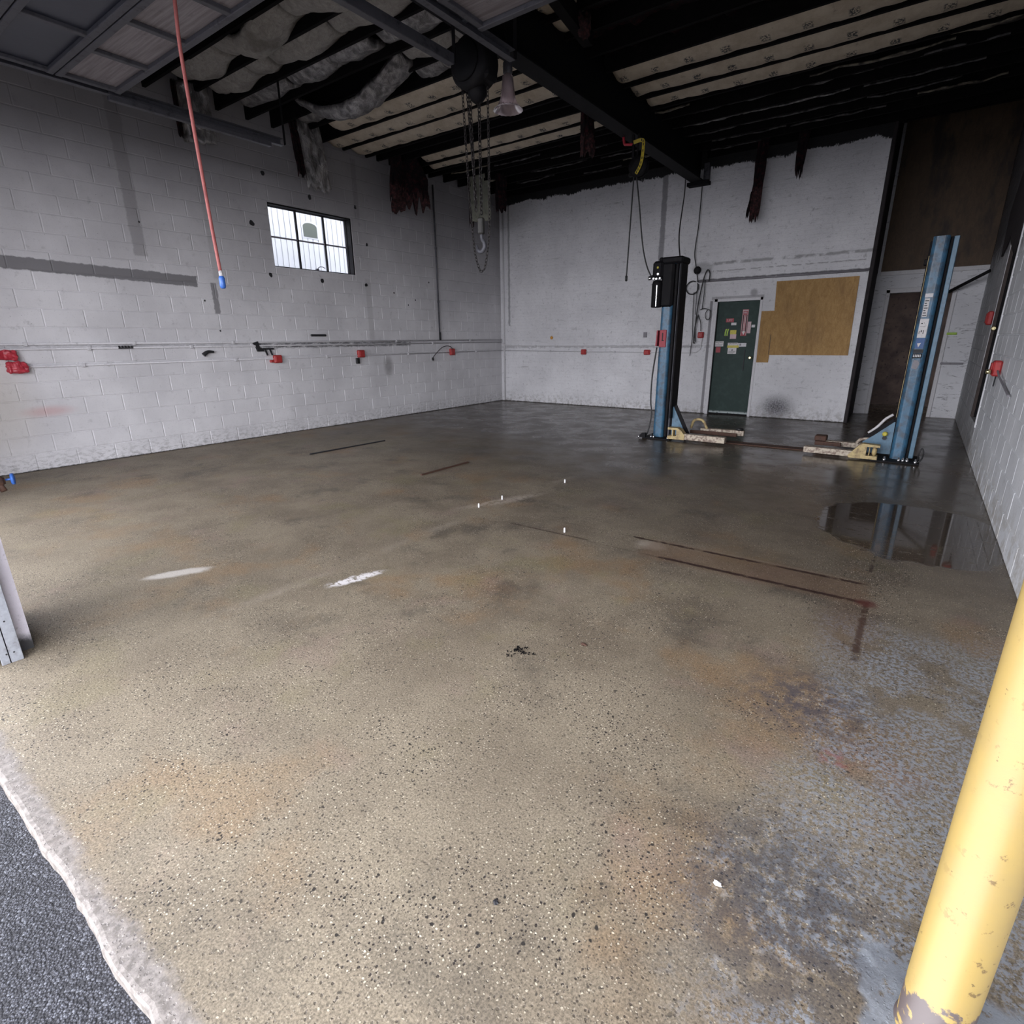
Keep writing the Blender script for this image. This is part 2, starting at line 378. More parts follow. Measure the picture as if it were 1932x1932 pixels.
# leftover grey floor paint on the right
gx = s.ma('ADD', x, s.ma('MULTIPLY', s.ma('SUBTRACT', s.noise(1.7, 6, .65), .5), .9))
gy = s.ma('ADD', y, s.ma('MULTIPLY', s.ma('SUBTRACT', s.noise(1.4, 4, .6, s.vadd(s.pos, (5, 5, 5))), .5), .9))
grey = s.mul(s.sm(gx, 8.02, 8.30), s.sm(gy, -7.7, -8.1))
chip = s.sm(s.noise(60, 6, .75, s.vadd(s.pos, (2, 1, 0))), .53, .45)
chip2 = s.sm(s.noise(4.5, 5, .62), .62, .5)
pm = s.mul(grey, chip, chip2)
c = s.mx(s.ma('MULTIPLY', pm, .8), c, (.30, .325, .36))
slab = s.mul(s.sm(s.ma('ADD', x, s.ma('MULTIPLY', s.noise(6, 5, .6), .12)), 8.46, 8.475), s.sm(s.ma('ADD', y, s.ma('MULTIPLY', s.noise(7, 5, .6), .10)), -9.62, -9.65))
c = s.mx(s.mul(slab, s.sm(s.noise(30, 6, .72), .64, .56), .9), c, (.28, .305, .335))
gr = s.mul(s.blob(x, y, 8.22, -9.72, .24, .28, .7), s.sm(s.noise(18, 5, .7), .38, .55)); c = s.mx(s.mul(gr, .7), c, (.05, .05, .06))
gr = s.mul(s.blob(x, y, 8.15, -8.75, .22, .22, .8), s.sm(s.noise(18, 5, .7), .38, .6)); c = s.mx(s.mul(gr, .75), c, (.05, .05, .07))
# white paint patches, faint stripe
pj = s.ma('MULTIPLY', s.ma('SUBTRACT', s.noise(9, 5, .65), .5), .14); px = s.ma('ADD', x, pj); py = s.ma('ADD', y, pj)
c = s.mx(s.mul(s.blob(px, py, 4.60, -9.63, .18, .055, .35, R(62)), s.sm(fine, .25, .40), .8), c, (.62, .58, .53))
c = s.mx(s.mul(s.blob(px, py, 5.63, -9.02, .17, .045, .35, R(75)), s.sm(fine, .40, .52), .95), c, (.80, .76, .75))
c = s.mx(s.mul(s.blob(px, py, 5.36, -7.1, .42, .07, .4, R(68)), s.sm(fine, .38, .55), .5), c, (.46, .40, .33))
c = s.mx(s.mul(s.band(px, 5.36, 5.44, .05), s.band(y, -9.9, -5.5, .5), s.sm(mid, .42, .6), .3), c, (.44, .38, .30))
c = s.mx(s.mul(s.blob(px, py, 6.93, -7.42, .10, .09, .5), .5), c, (.44, .38, .31))
# rust lines of a removed frame
lj = s.ma('MULTIPLY', s.ma('SUBTRACT', s.noise(30, 4, .65), .5), .03); lx = s.ma('ADD', x, lj); ly = s.ma('ADD', y, lj)
ln = s.sm(s.noise(7, 4, .6), .34, .5)
RUST = (.028, .011, .008)
c = s.mx(s.mul(s.box2(lx, ly, 6.9, 8.25, -7.66, -7.29, .05), .45), c, (.15, .085, .048))
for (a0, a1, b0, b1, am) in ((6.75, 8.25, -7.345, -7.315, .95), (7.05, 8.27, -7.625, -7.59, .95), (5.80, 6.5, -7.60, -7.58, .7), (6.0, 7.0, -7.34, -7.325, .3), (6.5, 7.05, -7.62, -7.60, .4), (8.245, 8.275, -8.30, -7.60, .85), (8.235, 8.255, -7.1, -6.85, .7)):
    c = s.mx(s.mul(s.box2(lx, ly, a0, a1, b0, b1, .008), ln, am), c, RUST)
c = s.mx(s.mul(s.box2(lx, ly, 6.9, 8.2, -7.305, -7.285, .008), ln, .5), c, (.22, .18, .13))
c = s.mx(s.mul(s.blob(lx, ly, 8.26, -7.61, .05, .05, .5), .8), c, (.09, .02, .015))
c = s.mx(s.mul(s.blob(lx, y, 8.2, -7.95, .12, .3, .8), .35), c, (.13, .065, .035))
c = s.mx(s.mul(s.blob(x, y, 8.27, -9.05, .05, .05, .6), s.sm(fine, .45, .6), .5), c, (.28, .07, .065))
# rough pale lip along the broken front edge
ej = s.ma('ADD', y, s.ma('MULTIPLY', s.ma('SUBTRACT', s.noise(7, 5, .65), .5), .10))
lip = s.sm(ej, -10.715, -10.765)
c = s.mx(s.ma('MULTIPLY', lip, .85), c, s.mx(s.sm(s.noise(45, 4, .7), .35, .65), (.14, .125, .115), (.29, .262, .242)))
# puddles by the lift and along the right wall
pn = s.ma('MULTIPLY', s.ma('SUBTRACT', s.noise(2.2, 4, .6), .5), .9)
pud = s.sm(s.ma('ADD', s.blob(x, y, 8.42, -6.0, .62, .78, .55), s.ma('MULTIPLY', pn, .8)), .46, .56)
pud2 = s.sm(s.ma('ADD', s.blob(x, y, 8.6, -2.9, .75, 2.6, .5), pn), .45, .6)
pud3 = s.sm(s.ma('ADD', s.blob(x, y, 7.4, -3.9, 1.6, .9, .6), pn), .5, .7)
P = s.mul(pud, s.sm(s.noise(5, 5, .7, s.scale(s.pos, (1, 3, 1))), .30, .42)); sheen = s.ma('MAXIMUM', pud2, pud3)
c = s.mx(s.ma('MULTIPLY', P, .55), c, (.035, .026, .022))
drylow = s.ma('ADD', .50, s.ma('MULTIPLY', fine, .25))
wetr = s.ma('ADD', .21, s.ma('MULTIPLY', s.sm(s.noise(2.4, 7, .66), .34, .68), .17))
wetr = s.ma('SUBTRACT', wetr, s.ma('MULTIPLY', sheen, .07)); wet = s.ma('MAXIMUM', wet, s.ma('MULTIPLY', sheen, .8))
r = s.ma('ADD', s.ma('MULTIPLY', drylow, s.ma('SUBTRACT', 1, wet)), s.ma('MULTIPLY', wetr, wet))
r = s.ma('ADD', s.ma('MULTIPLY', r, s.ma('SUBTRACT', 1, P)), s.ma('MULTIPLY', .05, P))
hg = s.ma('ADD', s.ma('MULTIPLY', s.ma('SUBTRACT', k2, k1), .6), s.ma('ADD', s.ma('MULTIPLY', fine, .6), s.ma('MULTIPLY', pm, .5)))
bm = s.ma('MULTIPLY', hg, s.ma('SUBTRACT', 1, s.ma('MAXIMUM', s.ma('MULTIPLY', wet, .97), P)))
s.set(c, r, 0, Specular_IOR_Level=.5).bump(bm, .5, .004); M['floor'] = s.m

s = S('coarse_asphalt'); v = s.vor(170); n = s.noise(110, 4, .7); r_ = s.xyz(s.vor(170, None, 'Color'))[0]
c = s.mx(s.sm(v, .1, .55), (.105, .108, .128), (.016, .016, .020)); c = s.mx(s.mul(s.sm(r_, .85, .97), .45), c, (.24, .25, .28))
c = s.mx(.4, c, s.mx(n, (0, 0, 0), (1, 1, 1)), 'OVERLAY')
s.set(c, .8).bump(s.ma('ADD', s.ma('SUBTRACT', 1, v), s.ma('MULTIPLY', n, .5)), 1, .004); M['asphalt'] = s.m
s = S('bollard_yellow_paint'); x, y, z = s.xyz(s.obj)
n = s.noise(26, 5, .7, s.obj); k = s.noise(5, 5, .65, s.obj)
c = s.mx(s.sm(k, .35, .7), (.43, .305, .098), (.385, .28, .105))
c = s.mx(s.mul(s.sm(n, .60, .66), s.sm(s.ma('ADD', x, s.ma('MULTIPLY', k, .08)), -.03, .04), .9), c, (.17, .11, .045))
c = s.mx(s.mul(s.sm(s.noise(48, 3, .6, s.obj), .71, .74), .8), c, (.13, .09, .04))
wr_ = s.sm(s.ma('ADD', z, s.ma('MULTIPLY', s.noise(13, 5, .7, s.obj), .32)),   .30, .28)
c = s.mx(s.mul(wr_, s.sm(s.noise(20, 4, .6, s.obj), .40, .46)), c, (.12, .095, .09))
s.set(c, .42).bump(n, .15, .003); M['bollard'] = s.m
s = S('white_siding'); x, y, z = s.xyz(); c = s.mx(s.noise(3, 3), (.33, .335, .345), (.37, .375, .38)); s.set(c, .6); M['siding'] = s.m
s = S('window_glass'); s.set((.95, .97, 1), .05, 0, Transmission_Weight=1.0, IOR=1.01); M['glass'] = s.m
s = S('dark_grimy_pane'); s.set((.035, .038, .055), .35); s.bump(s.noise(4, 3), .2, .01); M['pane'] = s.m
s = S('reflective_house_glass'); s.set((.06, .068, .055), .3); M['houseglass'] = s.m
s = S('acrylic_lamp_shade'); s.set((.62, .50, .52), .15, 0, Transmission_Weight=.65, IOR=1.35); M['acrylic'] = s.m
s = S('corrugated_door_skin'); x, y, z = s.xyz(); n = s.noise(1, 4, .6, s.scale(s.pos, (2, 45, 1)))
c = s.mx(s.sm(n, .3, .7), (.20, .175, .18), (.33, .30, .31)); c = s.mx(s.mul(s.sm(s.noise(9, 5, .7), .55, .75), .4), c, (.08, .07, .07))
s.set(c, .5, .2).bump(n, .3, .01); M['doorskin'] = s.m

# ------------------------------------------------------------------ mesh helpers
class MB:
    def __init__(s): s.v = []; s.f = []; s.sm = []
    def add(s, vs, fs, smooth=False):
        o = len(s.v); s.v += [tuple(v) for v in vs]; s.f += [tuple(i + o for i in f) for f in fs]; s.sm += [smooth] * len(fs); return s
    def box(s, x0, x1, y0, y1, z0, z1):
        s.add([(x0, y0, z0), (x1, y0, z0), (x1, y1, z0), (x0, y1, z0), (x0, y0, z1), (x1, y0, z1), (x1, y1, z1), (x0, y1, z1)],
              [(3, 2, 1, 0), (4, 5, 6, 7), (0, 1, 5, 4), (1, 2, 6, 5), (2, 3, 7, 6), (3, 0, 4, 7)]); return s
    def cbox(s, x0, x1, y0, y1, z0, z1, b=.006):
        """box with chamfered edges"""
        b = min(b, (x1 - x0) * .4, (y1 - y0) * .4, (z1 - z0) * .4)
        bm = bmesh.new()
        bmesh.ops.create_cube(bm, size=1)
        for v in bm.verts:
            v.co = ((x0 + x1) / 2 + v.co.x * (x1 - x0), (y0 + y1) / 2 + v.co.y * (y1 - y0), (z0 + z1) / 2 + v.co.z * (z1 - z0))
        bmesh.ops.bevel(bm, geom=bm.edges[:], offset=b, segments=1, affect='EDGES')
        bm.verts.index_update()
        s.add([v.co[:] for v in bm.verts], [[v.index for v in f.verts] for f in bm.faces]); bm.free(); return s
    def obox(s, p0, p1, w, h, up=(0, 0, 1)):
        """bar of section w x h from p0 to p1"""
        p0 = Vector(p0); p1 = Vector(p1); d = (p1 - p0).normalized(); u = Vector(up)
        if abs(d.dot(u)) > .95: u = Vector((1, 0, 0))
        a = d.cross(u).normalized() * w / 2; b = a.cross(d).normalized() * h / 2
        vs = [p + q for p in (p0, p1) for q in (-a - b, a - b, a + b, -a + b)]
        s.add(vs, [(0, 1, 2, 3), (7, 6, 5, 4), (0, 4, 5, 1), (1, 5, 6, 2), (2, 6, 7, 3), (3, 7, 4, 0)]); return s
    def tube(s, pts, r, n=10, caps=True):
        pts = [Vector(p) for p in pts]; rs = r if isinstance(r, (list, tuple)) else [r] * len(pts)
        vs = []; ref = None
        for i, p in enumerate(pts):
            d = (pts[min(i + 1, len(pts) - 1)] - pts[max(i - 1, 0)]).normalized()
            if ref is None:
                ref = Vector((0, 0, 1)) if abs(d.z) < .9 else Vector((1, 0, 0))
            a = (ref - d * ref.dot(d))
            if a.length < 1e-4: a = Vector((0, 1, 0))
            a.normalize(); ref = a; b = d.cross(a)
            for k in range(n):
                t = 2 * PI * k / n; vs.append(p + (a * math.cos(t) + b * math.sin(t)) * rs[i])
        fs = []
        for i in range(len(pts) - 1):
            for k in range(n):
                fs.append((i * n + k, i * n + (k + 1) % n, (i + 1) * n + (k + 1) % n, (i + 1) * n + k))
        s.add(vs, fs, True)
        if caps:
            o = len(s.v) - len(vs)
            s.f.append(tuple(o + k for k in reversed(range(n)))); s.sm.append(False)
            s.f.append(tuple(o + (len(pts) - 1) * n + k for k in range(n))); s.sm.append(False)
        return s
    def lathe(s, prof, c=(0, 0, 0), n=24, axis='z', caps=True):
        vs = []
        for (r_, h) in prof:
            for k in range(n):
                t = 2 * PI * k / n; a, b = r_ * math.cos(t), r_ * math.sin(t)
                q = {'z': (a, b, h), 'y': (a, h, b), 'x': (h, a, b)}[axis]
                vs.append((q[0] + c[0], q[1] + c[1], q[2] + c[2]))
        fs = [(i * n + k, i * n + (k + 1) % n, (i + 1) * n + (k + 1) % n, (i + 1) * n + k) for i in range(len(prof) - 1) for k in range(n)]
        o = len(s.v); s.add(vs, fs, True)
        if caps:
            s.f.append(tuple(o + k for k in reversed(range(n)))); s.sm.append(False)
            s.f.append(tuple(o + (len(prof) - 1) * n + k for k in range(n))); s.sm.append(False)
        return s
    def prism(s, poly, z0, z1, plane='xy'):
        """extrude polygon (list of 2d) between z0,z1 along the third axis"""
        n = len(poly)
        mk = {'xy': lambda a, b, h: (a, b, h), 'xz': lambda a, b, h: (a, h, b), 'yz': lambda a, b, h: (h, a, b)}[plane]
        vs = [mk(a, b, z0) for a, b in poly] + [mk(a, b, z1) for a, b in poly]
        fs = [tuple(reversed(range(n))), tuple(range(n, 2 * n))] + [(i, (i + 1) % n, n + (i + 1) % n, n + i) for i in range(n)]
        s.add(vs, fs); return s
    def mesh(s, name, mat):
        me = bpy.data.meshes.new(name); me.from_pydata(s.v, [], s.f)
        me.polygons.foreach_set('use_smooth', s.sm)
        bm = bmesh.new(); bm.from_mesh(me); bmesh.ops.recalc_face_normals(bm, faces=bm.faces); bm.to_mesh(me); bm.free()
        if mat: me.materials.append(mat)
        return me
    def build(s, name, mat, parent=None, origin=None):
        if origin is not None:
            s.v = [(a - origin[0], b - origin[1], c_ - origin[2]) for a, b, c_ in s.v]
        me = s.mesh(name, mat); o = bpy.data.objects.new(name, me); col.objects.link(o)
        if origin is not None: o.location = origin
        if parent is not None:
            o.parent = parent
            if parent.type == 'EMPTY' or parent.location.length > 0:
                pl = world_loc(parent)
                o.location = Vector(o.location) - pl
        return o
def world_loc(o):
    l = Vector((0, 0, 0))
    while o is not None: l += Vector(o.location); o = o.parent
    return l
def struct(o): o['kind'] = 'structure'; return o
def tag(o, label, cat, group=None):
    o['label'] = label; o['category'] = cat
    if group: o['group'] = group
    return o
def thing(name, loc, label, cat, group=None):
    o = bpy.data.objects.new(name, None); col.objects.link(o); o.location = loc; o.empty_display_size = .1
    return tag(o, label, cat, group)
def smoothcurve(pts, n=8):
    pts = [Vector(p) for p in pts]; out = []
    for i in range(len(pts) - 1):
        p0 = pts[max(i - 1, 0)]; p1 = pts[i]; p2 = pts[i + 1]; p3 = pts[min(i + 2, len(pts) - 1)]
        for k in range(n):
            t = k / n
            out.append(.5 * ((2 * p1) + (-p0 + p2) * t + (2 * p0 - 5 * p1 + 4 * p2 - p3) * t * t + (-p0 + 3 * p1 - 3 * p2 + p3) * t ** 3))
    out.append(pts[-1]); return out
def text_part(txt, size, loc, rot, mat, parent, name='lettering', depth=.0008):
    cu = bpy.data.curves.new(name, 'FONT'); cu.body = txt; cu.size = size; cu.extrude = depth; cu.align_x = 'CENTER'; cu.align_y = 'CENTER'
    cu.resolution_u = 2
    tmp = bpy.data.objects.new('tmp', cu); col.objects.link(tmp)
    dg = bpy.context.evaluated_depsgraph_get(); me = bpy.data.meshes.new_from_object(tmp.evaluated_get(dg))
    bpy.data.objects.remove(tmp)
    me.materials.clear(); me.materials.append(mat)
    o = bpy.data.objects.new(name, me); col.objects.link(o); o.parent = parent
    o.location = Vector(loc) - world_loc(parent); o.rotation_euler = rot
    return o

# ------------------------------------------------------------------ room
CH = .2032; BW = .4064; HC = 4.42; W = 8.94; XE = 7.37; D = 1.6; YF = -10.46

# floor with a ragged front edge
fl = MB(); ny = 200
xs = [-.2 + i * (9.4 + .2) / 240 for i in range(241)]
edge = [-10.80 + .010 * mnoise.noise((x_ * 3.1, 0, 1)) + .009 * mnoise.noise((x_ * 14, 0, 4)) + .004 * mnoise.noise((x_ * 50, 0, 4)) for x_ in xs]
vs = []; fs = []
for i, x_ in enumerate(xs):
    vs += [(x_, edge[i] - .002, -.07), (x_, edge[i] + .001, -.010), (x_, edge[i] + .006, -.002), (x_, edge[i] + .016, 0), (x_, 3.6, 0)]
for i in range(240):
    for k in range(4): fs.append((i * 5 + k, (i + 1) * 5 + k, (i + 1) * 5 + k + 1, i * 5 + k + 1))
fl.add(vs, fs); struct(fl.build('floor', M['floor']))
g = MB(); g.add([(-40, -60, -.035), (40, -60, -.035), (40, -10.74, -.035), (-40, -10.74, -.035)], [(0, 1, 2, 3)])
g.add([(-40, -10.74, -.035), (-.35, -10.74, -.035), (-.35, 30, -.035), (-40, 30, -.035)], [(0, 1, 2, 3)])
struct(g.build('pavement', M['asphalt']))

def block_mesh(w, h, cache={}):
    k = (round(w, 3), round(h, 3))
    if k in cache: return cache[k]
    j = .0035; ch = .006; dd = .016      # local: width along +X, height along +Z, face towards -Y (y = 0)
    def ring(i, yy): return [(i, yy, i), (w - i, yy, i), (w - i, yy, h - i), (i, yy, h - i)]
    mb = MB(); mb.add(ring(j, dd) + ring(j, ch) + ring(j + ch, 0),
        [(0, 1, 5, 4), (1, 2, 6, 5), (2, 3, 7, 6), (3, 0, 4, 7), (4, 5, 9, 8), (5, 6, 10, 9), (6, 7, 11, 10), (7, 4, 8, 11), (8, 9, 10, 11)])
    cache[k] = mb; return mb
def block_wall(parent, place, u0, u1, openings, mat, rot, limit=300, top=HC):
    """place(u,z)->world point of lower-left corner; courses of running bond, clipped by openings"""
    rects = []
    nrow = int(math.ceil(top / CH))
    for r_ in range(nrow):
        z0 = r_ * CH; z1 = min(z0 + CH, top)
        a = u0 - (BW / 2 if r_ % 2 else 0)
        while a < u1 - .01:
            segs = [(max(a, u0), min(a + BW, u1), z0, z1)]
            for (o0, o1, p0, p1) in openings:
                nx = []
                for (s0, s1, t0, t1) in segs:
                    if s1 <= o0 or s0 >= o1 or t1 <= p0 or t0 >= p1: nx.append((s0, s1, t0, t1)); continue
                    if s0 < o0: nx.append((s0, o0, t0, t1))
                    if s1 > o1: nx.append((o1, s1, t0, t1))
                    m0, m1 = max(s0, o0), min(s1, o1)
                    if t0 < p0: nx.append((m0, m1, t0, p0))
                    if t1 > p1: nx.append((m0, m1, p1, t1))
                segs = nx
            rects += [q for q in segs if q[1] - q[0] > .03 and q[3] - q[2] > .03]
            a += BW
    sc = []
    for q in rects:
        cs = [project(place(u, z_)) for u in (q[0], q[1]) for z_ in (q[2], q[3])]
        ar = 0
        if all(cs):
            xs_ = [min(max(c_[0], 0), 1932) for c_ in cs]; ys_ = [min(max(c_[1], 0), 1932) for c_ in cs]
            ar = (max(xs_) - min(xs_)) * (max(ys_) - min(ys_))
        sc.append((ar, q))
    sc.sort(key=lambda t: -t[0])
    meshes = {}
    rest = MB()
    rm = Matrix.Rotation(rot, 3, 'Z')
    for i, (ar, q) in enumerate(sc):
        w_, h_ = q[1] - q[0], q[3] - q[2]
        jit_ = random.uniform(-.0012, .0012)
        if i < limit and ar > 40:
            k = (round(w_, 3), round(h_, 3))
            if k not in meshes:
                meshes[k] = MB().add(block_mesh(w_, h_).v, block_mesh(w_, h_).f).mesh('block', mat)
            o = bpy.data.objects.new('block', meshes[k]); col.objects.link(o); o.parent = parent
            o.location = place(q[0] if rot > 0 else q[1], q[2]); o.rotation_euler = (0, 0, rot)
            o.location += Vector((jit_, 0, 0))
        else:
            b = block_mesh(w_, h_); p0 = Vector(place(q[0] if rot > 0 else q[1], q[2]))
            rest.add([p0 + rm @ Vector(v) for v in b.v], b.f)
    if rest.v:
        o = rest.build('distant_blocks', mat, parent); o['kind'] = 'stuff'

# left wall (backing with the window opening; blocks stand 6 mm proud of the mortar)
WY0, WY1, WZ0, WZ1 = -5.74, -4.22, 2.54, 3.43
mb = MB(); X0, X1 = -.22, -.006
mb.box(X0, X1, -10.9, WY0, 0, 4.9).box(X0, X1, WY1, .3, 0, 4.9).box(X0, X1, WY0, WY1, 0, WZ0).box(X0, X1, WY0, WY1, WZ1, 4.9)
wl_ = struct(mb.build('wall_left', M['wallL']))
# local +X runs along -Y or +Y; face towards +X of the room: rotate so that local -Y -> +X  (rot = +90 deg)
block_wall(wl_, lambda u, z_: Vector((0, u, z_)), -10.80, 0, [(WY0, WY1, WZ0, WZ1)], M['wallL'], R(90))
# plugged anchor holes round the window
for (yy, zz, rr) in ((-5.75, 3.80, .035), (-4.99, 3.62, .035), (-4.10, 3.62, .028), (-6.03, 3.10, .038), (-5.84, 2.42, .032), (-4.92, 2.40, .036), (-3.91, 3.06, .026), (-4.0, 2.40, .03),
                     (-7.55, 2.9, .012), (-6.9, 2.0, .012), (-6.75, 1.6, .012), (-3.35, 2.3, .016), (-3.0, 2.1, .014), (-2.4, 2.55, .016), (-2.8, 2.2, .014)):
    h = MB(); n = 9
    pts = [(yy + rr * (.7 + .5 * random.random()) * math.cos(2 * PI * k / n), zz + rr * (.8 + .5 * random.random()) * math.sin(2 * PI * k / n)) for k in range(n)]
    h.prism(pts, -.004, .0025, 'yz'); h.build('anchor_hole', M['ink'], wl_)

# back wall (main part), recess, right wall
mb = MB(); mb.box(-.2, 5.0, 0, .2, 0, 4.9).box(5.79, XE, 0, .2, 0, 4.9).box(5.0, 5.79, 0, .2, 2.08, 4.9)
struct(mb.build('wall_back', M['wallB']))
struct(MB().box(5.0, 5.79, .09, .12, 0, 2.08).build('trim_1', M['black']))
struct(MB().box(XE - .2, XE, .2, D + .2, 0, 4.9).build('wall_recess_side', M['darkpost']))
# dark framed end of the back wall
e = MB().cbox(XE - .002, XE + .055, -.015, .12, 0, 4.6, .01).build('trim_2', M['darkpost']); struct(e)
# recess back wall with a doorway x 7.62..8.52, z 0..2.15
mb = MB().box(XE, 7.62, D, D + .15, 0, 2.5).box(8.52, W + .1, D, D + .15, 0, 2.5).box(7.62, 8.52, D, D + .15, 2.16, 2.5).box(XE, W + .1, D + .05, D + .2, 2.5, 4.9)
struct(mb.build('wall_recess', M['wallRec']))
t = MB()
t.cbox(7.56, 7.62, D - .02, D + .02, 0, 2.22, .005).cbox(8.52, 8.58, D - .02, D + .02, 0, 2.22, .005).cbox(7.56, 8.58, D - .02, D + .02, 2.16, 2.24, .005)
t.cbox(XE + .05, W, D - .03, D + .02, 2.46, 2.53, .005)
struct(t.build('trim_3', M['trimwhite']))
# room beyond
mb = MB().box(6.6, 6.7, D + .15, 3.7, 0, 2.6).box(9.4, 9.5, D + .15, 3.7, 0, 2.6).box(6.6, 9.5, 3.5, 3.6, 0, 2.6).box(6.6, 9.5, D + .15, 3.6, 2.5, 2.6)
struct(mb.build('wall_back_room', M['backroom']))

pl = MB().cbox(XE + .05, W, D - .01, D + .03, 2.53, 4.9, .004).build('smoke_stained_board', M['darkply'])
tag(pl, 'tall smoke-stained brown board above the open doorway in the recess', 'board')
ob = MB().prism([(6.02, 2.35), (7.25, 2.35), (7.27, 1.12), (6.045, 1.12), (6.04, .99), (5.84, .99), (5.83, 1.87), (6.04, 1.87)], -.014, .002, 'xz')
o = ob.build('strand_board', M['osb'])
tag(o, 'ochre strand board patch with a stepped left edge beside the green door', 'board')
MB().box(6.028, 6.036, -.0165, -.010, 1.13, 1.47).build('saw_cut', M['ink'], o)

# right wall with a raised door opening y -2.40..-1.42, z .38..2.75
RO = (-2.40, -1.42, .38, 2.80)
mb = MB(); a, b = W + .006, W + .22
mb.box(a, b, -10.9, RO[0], 0, 4.9).box(a, b, RO[1], D + .2, 0, 4.9).box(a, b, RO[0], RO[1], 0, RO[2]).box(a, b, RO[0], RO[1], RO[3], 4.9)
wr2 = struct(mb.build('wall_right', M['wallR']))
block_wall(wr2, lambda u, z_: Vector((W, u, z_)), -10.80, D, [RO], M['wallR'], R(-90))
dr_ = MB().cbox(W + .13, W + .17, RO[0], RO[1], RO[2], RO[3], .004).build('door_2', M['browndoor']); struct(dr_)
for k in range(2): MB().cbox(W + .122, W + .132, RO[0] + .12, RO[1] - .12, RO[2] + .15 + k * 1.15, RO[2] + 1.1 + k * 1.15, .004).build('panel', M['browndoor'], dr_)
MB().cbox(W - .002, W + .13, RO[1] - .03, RO[1] + .01, RO[2], RO[3], .004).build('door_jamb', M['browndoor'], dr_)
MB().cbox(W + .03, W + .10, RO[1] - .05, RO[1] - .03, RO[2], RO[3], .004).build('stop_strip', M['black'], dr_)
kn = MB().lathe([(.012, 0), (.012, -.03), (.026, -.04), (.030, -.055), (.02, -.07)], (W + .015, RO[1] - .03, 1.50), 16, 'y').build('knob', M['brass'], dr_)
struct(MB().cbox(W - .012, W + .02, RO[0] - .035, RO[0], RO[2] - .02, RO[3] - .05, .004).build('trim_4', M['white']))
struct(MB().cbox(W - .008, W + .02, RO[1], RO[1] + .02, RO[2] + .5, RO[3] - .2, .004).build('trim_5', M['trimwhite']))
# torn sheathing hanging over the door
bm_ = MB(); n = 14
poly = [(RO[1] + .9, 2.42), (RO[1] + .55, 2.50), (RO[1] + .2, 2.62), (RO[1] + .0, 2.50), (RO[0] + .5, 2.35), (RO[0] + .25, 2.30), (RO[0] + .05, 2.55), (RO[0], 2.8), (RO[0] + .1, 3.2), (RO[1] + .5, 3.4), (RO[1] + 1.1, 3.0)]
bm_.prism([(u + random.uniform(-.02, .02), v + random.uniform(-.02, .02)) for u, v in poly], W - .02, W - .004, 'yz')
o = bm_.build('torn_sheathing', M['darkpost']); tag(o, 'torn sooty sheathing hanging over the raised brown side door', 'sheathing')

# front wall: pier between the bays, header, sides
mb = MB()
mb.box(4.42, 4.97, -10.72, YF, 0, 3.55).box(-.2, 1.35, -10.72, YF, 0, 3.55).box(8.72, 9.1, -10.80, YF, 0, 3.55).box(-.2, 9.2, -10.72, YF, 3.55, 4.9)
wf = struct(mb.build('wall_front', M['pier']))

struct(MB().box(-.2, 9.4, -12.6, -10.72, 3.72, 3.86).build('added_sky_blocker', M['pier']))  # unseen slab added to keep sky light off the floor near the doors
# green door
gd = struct(MB().cbox(5.045, 5.79, .04, .085, .03, 2.06, .004).build('door_1', M['greendoor']))
f = MB().cbox(4.985, 5.045, -.012, .09, 0, 2.11, .004).cbox(5.785, 5.83, -.012, .09, 0, 2.11, .004).cbox(4.985, 5.83, -.012, .09, 2.06, 2.11, .004)
struct(f.build('trim_6', M['trimwhite']))
struct(MB().cbox(5.03, 5.055, .0, .04, .02, 2.06, .004).build('trim_7', M['ink']))
MB().lathe([(.028, 0), (.028, -.008), (.011, -.012), (.011, -.04), (.027, -.05), (.030, -.068), (.018, -.08)], (5.725, .04, 1.07), 18, 'y').build('door_knob', M['brass'], gd)
MB().cbox(5.60, 5.618, .030, .041, .83, 1.21, .003).build('slot_bar', M['ink'], gd)
Y_ = .038
def sticker(x0, x1, z0, z1, mat, name='sticker', parent=gd, dy=0, skew=0):
    return MB().prism([(x0, z0), (x1, z0), (x1 + skew, z1), (x0 + skew, z1)], Y_ - dy - .0012, Y_ + .003, 'xz').build(name, mat, parent)
fx = (R(90), 0, 0)
q = sticker(5.215, 5.355, 1.70, 1.765, M['redlabel']); text_part('LIFT', .055, (5.285, Y_ - .0022, 1.732), fx, M['pinklabel'], q)
sticker(5.315, 5.405, 1.645, 1.69, M['paper'])
q = sticker(5.20, 5.285, 1.44, 1.60, M['ink'])
for dx in (.0, .036): MB().prism([(5.212 + dx, 1.465), (5.232 + dx, 1.455), (5.238 + dx, 1.53), (5.25 + dx, 1.585), (5.225 + dx, 1.575), (5.215 + dx, 1.53)], Y_ - .003, Y_, 'xz').build('mark', M['greenlabel'], q)
sticker(5.31, 5.42, 1.485, 1.56, M['yellabel'])
sticker(5.315, 5.425, 1.405, 1.485, M['pinklabel'])
q = sticker(5.045, 5.21, 1.27, 1.365, M['paper']); text_part('NOTICE', .036, (5.128, Y_ - .0022, 1.345), fx, M['ink'], q)
MB().box(5.06, 5.195, Y_ - .002, Y_, 1.300, 1.306).box(5.06, 5.18, Y_ - .002, Y_, 1.285, 1.290).build('print', M['trimgrey'], q)
sticker(5.08, 5.165, 1.16, 1.26, M['redlabel'])
q = sticker(5.29, 5.47, 1.285, 1.335, M['paper']); text_part('CAUTION', .034, (5.38, Y_ - .0022, 1.318), fx, M['ink'], q)
sticker(5.285, 5.49, 1.245, 1.288, M['yellabel'], dy=.001)
q = sticker(5.475, 5.62, 1.265, 1.33, M['trimwhite'])
